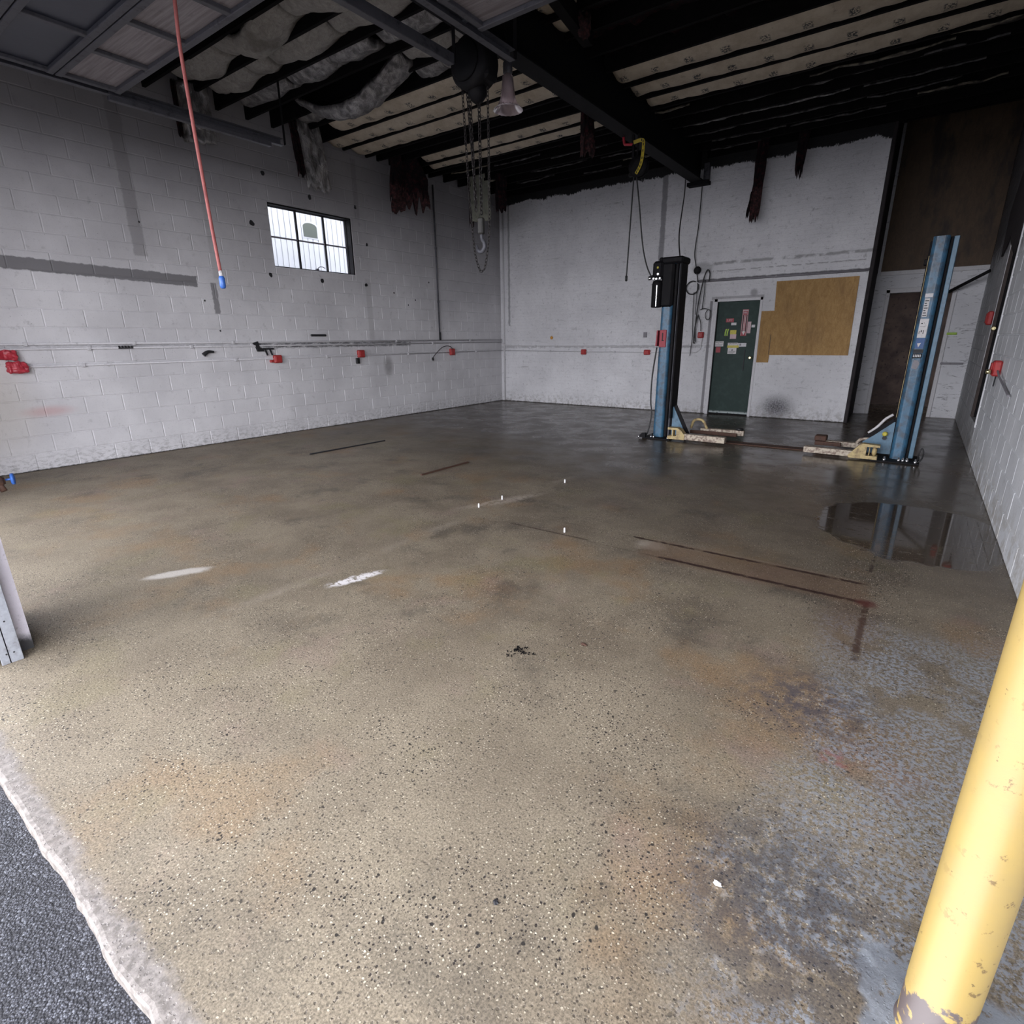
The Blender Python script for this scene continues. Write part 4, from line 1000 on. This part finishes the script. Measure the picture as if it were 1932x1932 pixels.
# red boxes
def redbox(label, c, axis, w_=.11, h_=.10, d=.06, cord=None, rot=0, rough=False, mat=None):
    o = thing('outlet_box', c, label, 'outlet box', 'red electrical boxes on the walls')
    x_, y__, z_ = c; mt = mat or (M['redp'] if rough else M['red'])
    sx = {'L': (0, d), 'R': (-d, 0)}.get(axis)
    if sx: b_ = MB().cbox(x_ + sx[0], x_ + sx[1], y__ - w_ / 2, y__ + w_ / 2, z_ - h_ / 2, z_ + h_ / 2, .014); pl_ = (x_ + (d if axis == 'L' else -d), y__, z_)
    else: b_ = MB().cbox(x_ - w_ / 2, x_ + w_ / 2, y__ - d, y__, z_ - h_ / 2, z_ + h_ / 2, .014); pl_ = (x_, y__ - d, z_)
    bx_ = b_.build('box', mt, o)
    if rough:
        bx_.data = bx_.data.copy(); md = bx_.modifiers.new('s', 'SUBSURF'); md.subdivision_type = 'SIMPLE'; md.levels = 3; md.render_levels = 3
        tx = bpy.data.textures.new('crumple', 'CLOUDS'); tx.noise_scale = .05
        dm = bx_.modifiers.new('d', 'DISPLACE'); dm.texture = tx; dm.strength = .045; dm.texture_coords = 'GLOBAL'
    else:
        if sx:
            s_ = 1 if axis == 'L' else -1
            MB().cbox(min(pl_[0], pl_[0] + s_ * .012), max(pl_[0], pl_[0] + s_ * .012), y__ - w_ * .36, y__ + w_ * .36, z_ - h_ * .36, z_ + h_ * .36, .004).build('cover_plate', mt, o)
        else: MB().cbox(x_ - w_ * .36, x_ + w_ * .36, pl_[1] - .012, pl_[1], z_ - h_ * .36, z_ + h_ * .36, .004).build('cover_plate', mt, o)
    return o
redbox('upper crumpled red covered box at the far left on the left wall', (.0, -9.19, 1.325), 'L', .17, .10, .09, rough=True)
redbox('lower crumpled red covered box at the far left, under the other one', (.0, -9.13, 1.19), 'L', .17, .12, .09, rough=True)
o = redbox('red outlet box on the left wall below the window', (.0, -5.93, 1.18), 'L', .14, .12)
MB().cbox(.005, .05, -6.06, -6.0, 1.13, 1.17, .006).build('plug', M['red'], o)
o = redbox('red outlet box with a dangling plug, middle of the left wall', (.0, -4.28, 1.22), 'L', .15, .13)
MB().cbox(.01, .05, -4.40, -4.33, 1.05, 1.15, .006).build('plug', M['rubber'], o)
o = redbox('red outlet box with a black cord loop near the far corner of the left wall', (.0, -1.82, 1.20), 'L', .14, .14)
MB().tube(smoothcurve([(.05, -1.82, 1.26), (.07, -1.95, 1.32), (.06, -2.15, 1.30), (.05, -2.38, 1.15), (.04, -2.44, 1.08)], 8), .007, 8).build('cord', M['rubber'], o)
MB().lathe([(.012, 1.10), (.022, 1.08), (.018, 1.04)], (.045, -2.44, 0), 10).build('plug', M['rubber'], o)
redbox('red outlet box on the back wall, left one of the lower pair', (2.27, .0, 1.165), 'B', .12, .11)
redbox('red outlet box on the back wall right beside the left lift post', (3.73, .0, 1.16), 'B', .13, .10)
redbox('small red switch box on the back wall just left of the green door', (4.79, .0, 1.48), 'B', .11, .11)
redbox('red box on the right wall beside the raised brown door', (W, -1.22, 1.63), 'R', .14, .17, .06)
o = redbox('bright red outlet box with cord on the right wall nearest the camera', (W, -3.54, 1.10), 'R', .17, .15, .07)
MB().lathe([(.02, 0), (.026, -.02), (.02, -.04)], (W - .08, -3.64, 1.07), 12, 'x').build('socket', M['brass'], o)
MB().tube(smoothcurve([(W - .03, -3.66, 1.08), (W - .03, -3.9, 1.04), (W - .02, -4.3, .98), (W - .02, -4.8, .93)], 6), .009, 8).build('cord', M['trimgrey'], o)
MB().obox((W - .02, -3.50, 1.05), (W - .02, -3.46, .92), .02, .01).build('lever', M['ink'], o)
# orange blob and grey mounting plate on back wall, yellow tag in the recess
tag(MB().lathe([(.03, 0), (.035, -.02), (.02, -.03)], (1.43, .0, 1.47), 12, 'y').build('orange_knob', dirty('orange_plastic', (.6, .28, .04), (.3, .12, .02), .5)), 'small orange cap on the back wall above the conduits', 'cap')
tag(MB().cbox(3.62, 3.70, -.012, .0, 1.45, 1.55, .003).build('cover_plate', M['trimgrey']), 'grey square cover plate on the back wall left of the lift post', 'plate')
tag(MB().cbox(8.56, 8.70, D - .026, D - .005, 1.43, 1.47, .003).build('tape_strip', M['greenlabel']), 'short yellow-green tape strip right of the open doorway', 'tape')
tag(MB().cbox(8.56, 8.88, D - .03, D + .0, .93, .965, .005).build('rail', M['trimgrey']), 'grey horizontal bar on the white wall right of the open doorway', 'rail')
tag(MB().tube([(8.46, D - .12, 2.13), (8.93, 1.12, 2.40)], .026, 10).build('diagonal_pipe', M['black']), 'black diagonal pipe from the recess doorway up to the right wall', 'pipe')

# dark bracket, rail remnants on the left wall
br = thing('wall_bracket', (.03, -6.17, 1.34), 'black broken bracket with hanging prongs on the left wall conduit line', 'bracket')
MB().prism([(-6.30, 1.43), (-6.22, 1.45), (-6.20, 1.36), (-6.14, 1.34), (-6.14, 1.30), (-6.24, 1.30), (-6.26, 1.38)], .0, .035, 'yz').build('plate', M['ink'], br)
MB().box(.0, .045, -6.14, -5.98, 1.325, 1.35).build('arm', M['ink'], br)
for yy in (-6.12, -6.04): MB().obox((.03, yy, 1.33), (.03, yy + .03, 1.24), .02, .02).build('prong', M['ink'], br)
tag(MB().cbox(.0, .03, -5.27, -4.97, 1.52, 1.555, .01).build('wall_bar', M['ink']), 'short black horizontal bar fixed on the left wall above the conduits', 'bar')
o = thing('wall_clamp', (.02, -8.01, 1.385), 'black toothed clamp on the conduits of the left wall', 'clamp')
MB().box(.0, .035, -8.09, -7.93, 1.375, 1.39).build('back_plate', M['ink'], o)
for k in range(5): MB().box(.01, .04, -8.085 + k * .035, -8.07 + k * .035, 1.39, 1.41).build('tooth', M['ink'], o)
tag(MB().tube(smoothcurve([(.03, -7.06, 1.27), (.035, -7.02, 1.30), (.03, -6.97, 1.315), (.03, -6.91, 1.31)], 5), [.03 - .001 * i for i in range(16)], 8).build('pipe_stub', M['ink']), 'small black bent stub on the left wall between the conduits', 'stub')

# ------------------------------------------------------------------ cables of the lift
def cable(label, pts, r_=.009, mat=None, name='cable', end=None):
    o = thing(name, pts[0], label, 'cable'); MB().tube(smoothcurve(pts, 8), r_, 8).build('wire', mat or M['rubber'], o)
    if end: MB().lathe([(.010, .02), (.018, .01), (.018, -.05), (.01, -.06)], end, 10).build('end_fitting', M['rubber'], o)
    return o
rl = thing('cord_reel', (4.62, -3.0, 3.9), 'dark cord reel under the beam wrapped with yellow printed tape', 'reel')
MB().lathe([(.06, -.05), (.13, -.045), (.13, -.03), (.07, -.025), (.07, .025), (.13, .03), (.13, .045), (.06, .05)], (4.68, -3.0, 3.68), 24, 'y').build('drum', M['black'], rl)
MB().obox((4.58, -3.0, 4.08), (4.60, -3.0, 3.60), .03, .03).build('bracket', M['black'], rl)
MB().obox((4.66, -3.0, 4.08), (4.64, -3.0, 3.60), .02, .02).build('bracket', M['black'], rl)
MB().cbox(4.54, 4.72, -3.03, -2.97, 3.58, 3.62, .005).build('cross_bar', M['black'], rl)
tpp = [(4.62, 3.965), (4.70, 3.975), (4.755, 3.965), (4.765, 3.90), (4.755, 3.76), (4.735, 3.68), (4.70, 3.62), (4.675, 3.585)]
vs = []; fs = []; sp_ = smoothcurve([(a_, 0, b_) for a_, b_ in tpp], 5)
for i, p_ in enumerate(sp_):
    d = (sp_[min(i + 1, len(sp_) - 1)] - sp_[max(i - 1, 0)]).normalized(); nn = Vector((-d.z, 0, d.x)) * .022
    for q_, yy in ((nn, -3.078), (-nn, -3.072), (-nn, -3.07), (nn, -3.076)): vs.append((p_.x + q_.x, yy, p_.z + q_.z))
for i in range(len(sp_) - 1):
    for j in range(4): fs.append((i * 4 + j, i * 4 + (j + 1) % 4, (i + 1) * 4 + (j + 1) % 4, (i + 1) * 4 + j))
tp = MB().add(vs, fs).build('tape', M['tape'], rl)
for i in range(8, len(sp_) - 3, 3):
    p_ = sp_[i]; MB().box(p_.x - .006, p_.x + .006, -3.081, -3.0785, p_.z - .014, p_.z + .014).build('print', M['ink'], tp)
MB().tube(smoothcurve([(4.43, -3.0, 4.10), (4.45, -3.0, 4.0), (4.50, -3.0, 3.98), (4.58, -3.0, 3.97)], 6), .018, 8).build('red_cord', M['redp'], rl)
cable('straight black pendant cable hanging left of the lift from the reel', [(4.615, -3.0, 3.60), (4.60, -3.0, 3.1), (4.585, -3.0, 2.6), (4.575, -3.0, 2.29)], .010, end=(4.575, -3.0, 2.29))
cable('curving black cable from the reel down to the lift power unit', [(4.65, -3.0, 3.60), (4.72, -3.0, 3.2), (4.80, -3.0, 2.7), (4.88, -3.0, 2.42), (4.97, -3.0, 2.26), (5.06, -3.02, 2.22)], .010)
cable('black cable from the beam end down to the top of the left lift post', [(4.40, -.4, 4.08), (4.62, -1.0, 3.7), (5.10, -2.4, 2.9), (5.36, -3.0, 2.47)], .009)
cable('black cable looping down the back wall beside the left lift post', [(4.59, -.06, 4.05), (4.58, -.05, 3.4), (4.55, -.05, 2.95), (4.59, -.05, 2.72), (4.63, -.05, 2.55), (4.66, -.06, 2.42)], .009)
cb = thing('cable_bundle', (4.7, -.06, 2.0), 'bundle of black cords looped on the back wall left of the green door', 'cable')
circ = [(4.56 + .115 * math.cos(t), -.05, 2.33 + .115 * math.sin(t)) for t in [PI * .35 + 2 * PI * k / 14 for k in range(14)]]
for i, pts in enumerate([circ, [(4.60, -.05, 2.25), (4.61, -.05, 1.9), (4.63, -.05, 1.6), (4.64, -.05, 1.38)],
    [(4.66, -.06, 2.40), (4.66, -.06, 2.1), (4.66, -.06, 1.85)], [(4.86, -.06, 2.42), (4.87, -.06, 2.55), (4.82, -.06, 2.62), (4.77, -.06, 2.5), (4.72, -.06, 2.2), (4.69, -.06, 1.9), (4.68, -.06, 1.6), (4.70, -.06, 1.36)],
    [(4.72, -.06, 1.85), (4.68, -.06, 1.65), (4.67, -.06, 1.36), (4.70, -.06, 1.34)], [(4.71, -.05, 1.84), (4.77, -.05, 1.72), (4.79, -.05, 1.55)], [(4.79, -.05, 2.45), (4.79, -.05, 2.2), (4.78, -.05, 1.95)],
    [(4.74, -.05, 1.93), (4.80, -.05, 1.95), (4.88, -.05, 1.94)], [(4.90 + .05 * math.cos(t), -.05, 1.84 + .09 * math.sin(t)) for t in [2 * PI * k / 12 for k in range(13)]], [(4.64, -.05, 1.42), (4.62, -.05, 1.1)]]):
    MB().tube(smoothcurve(pts, 5), .011 if i in (0, 3, 4) else .007, 7).build('cord', M['rubber'], cb)
MB().lathe([(.06, 0), (.07, -.03), (.05, -.06), (.03, -.07)], (4.62, .0, 2.63), 14, 'y').build('round_box', M['black'], cb)

# ------------------------------------------------------------------ two-post lift
def col_profile(x0, x1, yf, yb, n=5):
    """rounded front channel, seen from the front"""
    r_ = .045; pts = []
    for a in range(n + 1):
        t = PI + (PI / 2) * a / n; pts.append((x0 + r_ + r_ * math.cos(t), yf + r_ + r_ * math.sin(t)))
    for a in range(n + 1):
        t = 1.5 * PI + (PI / 2) * a / n; pts.append((x1 - r_ + r_ * math.cos(t), yf + r_ + r_ * math.sin(t)))
    pts += [(x1, yb), (x0, yb)]
    return pts
LP = thing('lift_post', (5.27, -3.05, 0), 'left lift post, black power unit on top and red plates halfway up', 'lift post', 'posts of the two-post car lift')
MB().prism(col_profile(5.185, 5.345, -3.14, -2.86), .02, 2.42, 'xy').build('column', M['blue'], LP)
MB().cbox(5.345, 5.385, -3.10, -2.86, .02, 2.44, .008).build('guide_rail', M['black'], LP)
MB().cbox(5.385, 5.41, -3.06, -2.90, .02, 2.44, .005).build('side_rail', M['galvdark'], LP)
MB().cbox(5.41, 5.435, -3.10, -2.86, .30, 2.44, .005).build('front_rail', M['black'], LP)
MB().cbox(5.155, 5.185, -3.02, -2.86, .02, 2.40, .005).build('rear_flange', M['black'], LP)
MB().cbox(5.165, 5.46, -3.16, -2.84, 2.40, 2.485, .02).build('top_cap', M['black'], LP)
MB().cbox(5.17, 5.348, -3.165, -2.86, 1.84, 2.42, .03).build('black_cover', M['black'], LP)
pu = MB().cbox(5.05, 5.20, -3.20, -3.02, 2.22, 2.44, .03).lathe([(.03, 2.44), (.035, 2.47), (.02, 2.49)], (5.14, -3.1, 0), 12).build('power_unit', M['black'], LP)
MB().cbox(5.12, 5.145, -3.215, -3.195, 2.34, 2.37, .006).build('button', M['yellabel'], pu)
for (xx, zz, r_) in ((5.15, 2.27, .022), (5.09, 2.215, .02), (5.13, 2.21, .02), (5.18, 2.215, .018)):
    MB().lathe([(r_ * .7, 0), (r_, -.008), (r_, -.025), (r_ * .6, -.035)], (xx, -3.20, zz), 12, 'y').build('fitting', M['chrome'], pu)
MB().obox((5.08, -3.12, 2.26), (4.99, -3.14, 2.23), .05, .05).build('motor_lead_box', M['black'], pu)
MB().lathe([(.02, 0), (.025, -.01), (.025, -.04)], (5.02, -3.14, 2.23), 10, 'x').build('gland', M['chrome'], pu)
tank = MB().lathe([(.045, 1.84), (.07, 1.845), (.072, 1.86), (.072, 2.15), (.06, 2.19), (.03, 2.20)], (5.12, -3.15, 0), 20).build('oil_tank', M['black'], LP)
MB().cbox(5.135, 5.153, -3.228, -3.212, 1.85, 2.13, .004).build('bright_rod', M['chrome'], LP)
rp = MB().prism([(5.145, 1.32), (5.165, 1.32), (5.172, 1.535), (5.155, 1.535)], -3.15, -3.0, 'xz').build('red_plate', M['redlabel'], LP)
rp = MB().cbox(5.20, 5.30, -3.156, -3.138, 1.305, 1.54, .006).build('red_plate', M['redlabel'], LP)
MB().cbox(5.24, 5.255, -3.162, -3.155, 1.39, 1.50, .002).box(5.24, 5.27, -3.162, -3.155, 1.39, 1.40).build('mark', M['ink'], rp)
MB().prism([(5.435, .46), (5.445, .46), (5.66, .05), (5.43, .05)], -3.02, -2.96, 'xz').build('gusset', M['bluelight'], LP)
MB().obox((5.44, -3.0, .47), (5.67, -3.0, .04), .09, .02, (0, 1, 0)).build('gusset_edge', M['black'], LP)
MB().cbox(5.08, 5.50, -3.27, -2.75, .0, .02, .004).build('base_plate', M['black'], LP)
MB().prism([(5.02, .02), (5.14, .02), (5.14, .09), (5.08, .08)], -3.3, -3.26, 'xz').build('floor_bracket', M['black'], LP)
for (xx, yy) in ((5.04, -3.3), (5.20, -3.22), (5.24, -3.22), (5.46, -3.24)): MB().lathe([(.014, .0), (.014, .03), (.008, .032), (.008, .05)], (xx, yy, .01), 8).build('anchor_bolt', M['chrome'], LP)
MB().tube(smoothcurve([(5.16, -3.12, 1.3), (5.12, -3.12, .9), (5.12, -3.12, .55), (5.15, -3.13, .35), (5.13, -3.16, .12), (5.11, -3.2, .03)], 8), .011, 8).build('hydraulic_hose', M['rubber'], LP)
def arm(parent, x0, x1, y, z0, z1, w_, mat, pad, dirn, ty=0):
    a_ = MB().obox((x0, y, (z0 + z1) / 2), (x1, y + ty, (z0 + z1) / 2), w_, z1 - z0).build('lift_arm', mat, parent)
    return a_
a1 = arm(LP, 5.66, 6.28, -3.22, .035, .115, .09, M['creamworn'], 1, 1, -.02)
MB().prism([(5.47, .03), (5.72, .03), (5.72, .10), (5.66, .17), (5.61, .195), (5.47, .195), (5.47, .165), (5.60, .165), (5.60, .075), (5.47, .075)], -3.28, -3.17, 'xz').build('arm_bracket', M['cream'], LP)
MB().cbox(5.53, 5.55, -3.27, -3.18, .07, .17, .003).build('pivot_pin', M['cream'], LP)
a2 = arm(LP, 5.75, 6.36, -2.62, .05, .125, .10, M['creamworn'], 1, 1, .05)
MB().cbox(5.62, 6.30, -2.75, -2.72, .05, .10, .005).build('arm_rail', M['rust'], LP)
MB().tube(smoothcurve([(5.62, -2.7, .12), (5.66, -2.7, .24), (5.78, -2.7, .25), (5.86, -2.7, .13)], 5), .02, 8).build('arm_yoke', M['cream'], LP)
MB().lathe([(.05, .10), (.055, .12), (.04, .135)], (6.30, -2.6, .03), 14).build('lift_pad', M['rubber'], LP)

RP = thing('lift_post', (8.26, -3.05, 0), 'right lift post, plain blue column with white labels before the recess', 'lift post', 'posts of the two-post car lift')
MB().prism(col_profile(8.165, 8.315, -3.14, -2.88), .02, 2.43, 'xy').build('column', M['blue'], RP)
MB().cbox(8.315, 8.345, -3.08, -2.88, .02, 2.42, .006).build('groove_rail', M['black'], RP)
MB().prism(col_profile(8.343, 8.395, -3.11, -2.90, 4), .04, 2.42, 'xy').build('edge_pipe', M['bluelight'], RP)
MB().cbox(8.145, 8.165, -3.00, -2.88, .02, 2.40, .004).build('rear_flange', M['black'], RP)
MB().obox((8.157, -3.04, 2.25), (8.154, -3.04, .5), .005, .005).build('cable', M['cream'], RP)
MB().cbox(8.12, 8.17, -3.03, -2.93, 2.16, 2.22, .006).build('cable_stop', M['black'], RP)
yl = -3.1415
def lab(x0, x1, z0, z1, mt, nm='label_plate'): return MB().cbox(x0, x1, yl - .002, yl + .004, z0, z1, .001).build(nm, mt, RP)
lab(8.195, 8.265, 1.82, 1.86, M['trimwhite'])
q = lab(8.20, 8.245, 1.62, 1.81, M['paper']); 
for k in range(7): MB().box(8.205, 8.24 - .008 * (k % 3), yl - .0035, yl - .002, 1.63 + k * .025, 1.64 + k * .025).build('print', M['ink'], q)
q = lab(8.195, 8.275, 1.40, 1.60, M['paper'])
for (u0, u1, v0, v1) in ((8.21, 8.225, 1.545, 1.555), (8.235, 8.24, 1.55, 1.56), (8.205, 8.255, 1.515, 1.518), (8.22, 8.23, 1.46, 1.48), (8.24, 8.247, 1.44, 1.48), (8.205, 8.21, 1.44, 1.47)): MB().box(u0, u1, yl - .0035, yl - .002, v0, v1).build('print', M['ink'], q)
q = lab(8.195, 8.275, 1.285, 1.395, M['bluelabel']); MB().prism([(8.21, 1.34), (8.245, 1.345), (8.225, 1.295)], yl - .0035, yl - .002, 'xz').build('arrow', M['paper'], q)
q = lab(8.19, 8.28, 1.235, 1.275, M['ink'])
q = lab(8.19, 8.275, 1.18, 1.23, M['beam'])
for k in range(5): MB().box(8.197 + k * .015, 8.206 + k * .015, yl - .0035, yl - .002, 1.19, 1.22).build('print', M['paper'], q)
MB().prism([(8.20, 1.07), (8.25, 1.055), (8.27, 1.12), (8.25, 1.155), (8.215, 1.16), (8.205, 1.12)], yl - .002, yl + .003, 'xz').build('torn_label', M['trimgrey'], RP)
MB().prism([(8.155, .44), (8.145, .44), (7.96, .26), (7.86, .18), (7.86, .05), (8.16, .05)], -3.02, -2.97, 'xz').build('gusset', M['bluelight'], RP)
MB().obox((8.15, -3.0, .45), (7.86, -3.0, .19), .07, .015, (0, 1, 0)).build('gusset_edge', M['black'], RP)
MB().tube(smoothcurve([(8.12, -2.95, .52), (8.05, -2.95, .46), (7.98, -2.95, .36), (7.90, -2.95, .28)], 5), .016, 8).build('locking_pipe', M['paper'], RP)
MB().lathe([(.0, -.0), (.028, -.01), (.028, -.03), (.012, -.04)], (8.075, -3.03, .295), 14, 'y').build('cap', M['yellabel'], RP)
MB().lathe([(.022, -.0), (.022, -.02)], (8.075, -3.03, .245), 14, 'y').build('hole', M['ink'], RP)
MB().cbox(8.0, 8.46, -3.32, -2.80, .0, .02, .004).build('base_plate', M['black'], RP)
for (xx, yy) in ((8.12, -3.29), (8.26, -3.25), (8.30, -3.25), (8.34, -3.25), (8.42, -3.29)): MB().lathe([(.015, .0), (.015, .035), (.009, .036), (.009, .055)], (xx, yy, .01), 8).build('anchor_bolt', M['chrome'], RP)
MB().tube(smoothcurve([(8.43, -3.27, .02), (8.47, -3.26, .06), (8.48, -3.22, .13), (8.46, -3.2, .18), (8.44, -3.22, .12), (8.44, -3.27, .05)], 5), .008, 7).build('cable_loop', M['rubber'], RP)
MB().tube(smoothcurve([(7.80, -3.0, .15), (7.84, -3.0, .20), (7.92, -3.0, .215), (8.0, -3.0, .20)], 5), .020, 8).build('arm_yoke', M['creamworn'], RP)
arm(RP, 7.26, 7.80, -3.24, .03, .10, .10, M['creamworn'], 1, 1, -.02)
MB().prism([(8.05, .02), (7.76, .02), (7.745, .045), (7.86, .19), (7.89, .20), (8.06, .19), (8.06, .165), (7.93, .165), (7.93, .06), (8.045, .06)], -3.32, -3.21, 'xz').build('arm_bracket', M['cream'], RP)
MB().cbox(7.955, 7.965, -3.30, -3.22, .06, .17, .003).lathe([(.016, .06), (.026, .09), (.026, .13), (.014, .165)], (8.01, -3.26, 0), 12).build('pivot_pin', M['cream'], RP)
arm(RP, 7.34, 7.90, -2.72, .05, .11, .09, M['creamworn'], 1, 1, .0)
MB().cbox(7.32, 7.62, -2.86, -2.82, .06, .11, .004).build('arm_rail', M['rust'], RP)
MB().cbox(7.30, 7.44, -2.78, -2.62, .10, .17, .01).build('lift_pad', M['rust'], RP)
cp = MB().cbox(5.50, 8.0, -3.06, -2.88, .0, .014, .004).build('floor_cover_plate', M['rust']); tag(cp, 'thin dark rusty cover plate on the floor between the lift posts', 'plate')

# ------------------------------------------------------------------ bollard, jamb hardware, valve
bo = MB().lathe([(.064, 0), (.064, .004), (.060, .006), (.060, 1.30), (.052, 1.34), (.03, 1.36)], (0, 0, 0), 40).build('bollard', M['bollard'])
bo.location = (8.535, -9.83, 0)
tag(bo, 'yellow painted steel bollard in the right foreground', 'bollard')
ta = thing('track_angle', (5.02, -10.55, 0), 'galvanised steel door track angle bolted to the painted pier at left', 'track')
MB().cbox(4.97, 5.06, -10.572, -10.564, .0, 3.6, .002).cbox(5.052, 5.060, -10.60, -10.52, .0, 3.6, .002).build('angle', M['galv'], ta)
MB().cbox(4.972, 4.98, -10.60, -10.52, .0, 3.6, .002).build('flange', M['galv'], ta)
for k in range(12):
    zz = .05 + k * .16
    for dy in (-.015, .012): MB().lathe([(.004, 0), (.004, .002)], (5.060, -10.56 + dy, zz), 8, 'x').build('bolt_hole', M['ink'], ta)
tag(MB().lathe([(.05, 0), (.055, .02), (.055, 1.1), (.03, 1.15)], (5.0, -10.65, 0), 20).build('guard_post', M['white']), 'cream white guard post at the left frame edge beside the track angle', 'post')
va = thing('water_valve', (4.90, -10.40, .83), 'brass hose valve with a blue wheel handle at the left edge', 'valve')
MB().tube([(4.90, -10.46, .82), (4.90, -10.375, .82)], .016, 10).lathe([(.020, -10.42), (.026, -10.41), (.026, -10.39), (.018, -10.38)], (4.90, 0, .82), 12, 'y').tube([(4.90, -10.40, .82), (4.92, -10.39, .775)], .013, 8).build('valve_body', M['rust'], va)
wh = MB().lathe([(.022, -.004), (.027, -.006), (.027, .006), (.022, .004), (.019, 0), (.022, -.004)], (0, 0, 0), 18, 'y', False)
for k in range(4):
    t = PI / 4 + k * PI / 2; wh.obox((0, 0, 0), (.022 * math.cos(t), 0, .022 * math.sin(t)), .01, .006, (0, 1, 0))
who = wh.lathe([(.005, -.03), (.005, .004)], (0, 0, 0), 8, 'y').build('hand_wheel', M['bluepl'], va)
who.location = (0, .055, -.008); who.rotation_euler = (0, 0, R(-18))

# ------------------------------------------------------------------ litter on the floor
tag(MB().obox((1.91, -6.80, .008), (1.96, -5.55, .008), .025, .014).build('floor_strip', M['ink']), 'long thin dark strip lying on the floor nearer the left wall', 'strip')
tag(MB().obox((4.0, -6.82, .008), (4.0, -6.02, .008), .022, .014).build('floor_strip', M['rust']), 'shorter thin dark rod lying mid-floor', 'rod')
for (xx, yy, lb_) in ((5.49, -6.22, 'white peg standing on the floor farthest back'), (5.32, -7.08, 'white peg beside the pale worn floor patch, far one'), (5.30, -7.40, 'white peg beside the pale worn floor patch, near one'), (6.27, -7.54, 'white peg standing by the rust line on the floor')):
    tag(MB().lathe([(.007, 0), (.008, .004), (.007, .035), (.004, .038)], (xx, yy, 0), 8).build('floor_peg', M['white']), lb_, 'peg', 'white pegs on the floor')
def crumb(name, c, r_, mat, label, cat, n=2):
    mb = MB(); bm = bmesh.new(); bmesh.ops.create_icosphere(bm, subdivisions=2, radius=1)
    for v in bm.verts:
        k_ = 1 + .6 * mnoise.noise(v.co * 2 + Vector(c) * 9); v.co = Vector((v.co.x * r_[0] * k_ + c[0], v.co.y * r_[1] * k_ + c[1], max(.0005, v.co.z * r_[2] * k_ + r_[2] * .8)))
    bm.verts.index_update(); mb.add([v.co[:] for v in bm.verts], [[v.index for v in f.verts] for f in bm.faces], False); bm.free()
    return tag(mb.build(name, mat), label, cat)
crumb('paper_scrap', (8.07, -9.76), (.012, .008, .006), M['white'], 'tiny white scrap on the floor left of the bollard', 'scrap') if False else crumb('paper_scrap', (8.07, -9.76, 0), (.012, .008, .006), M['white'], 'tiny white scrap on the floor left of the bollard', 'scrap')
crumb('dirt_clump', (7.61, -10.15, 0), (.008, .007, .004), M['ink'], 'small dark clump on the pale floor in the foreground', 'dirt')
crumb('dirt_clump', (7.18, -8.89, 0), (.018, .012, .005), M['rust'], 'small dark brown clump right of the leaf litter', 'dirt')
lf = MB(); rr_ = random.Random(5)
for k in range(46):
    a_ = rr_.uniform(0, 2 * PI); d = abs(rr_.gauss(0, .035)); x_ = 6.945 + d * math.cos(a_) * 1.3; y__ = -9.12 + d * math.sin(a_); t = rr_.uniform(0, PI); l_ = rr_.uniform(.004, .014)
    lf.obox((x_, y__, .003), (x_ + l_ * math.cos(t), y__ + l_ * math.sin(t), .004 + rr_.uniform(0, .004)), .004, .003)
tag(lf.build('leaf_litter', M['joist']), 'scattered heap of black bits on the middle of the floor', 'litter')['kind'] = 'stuff'
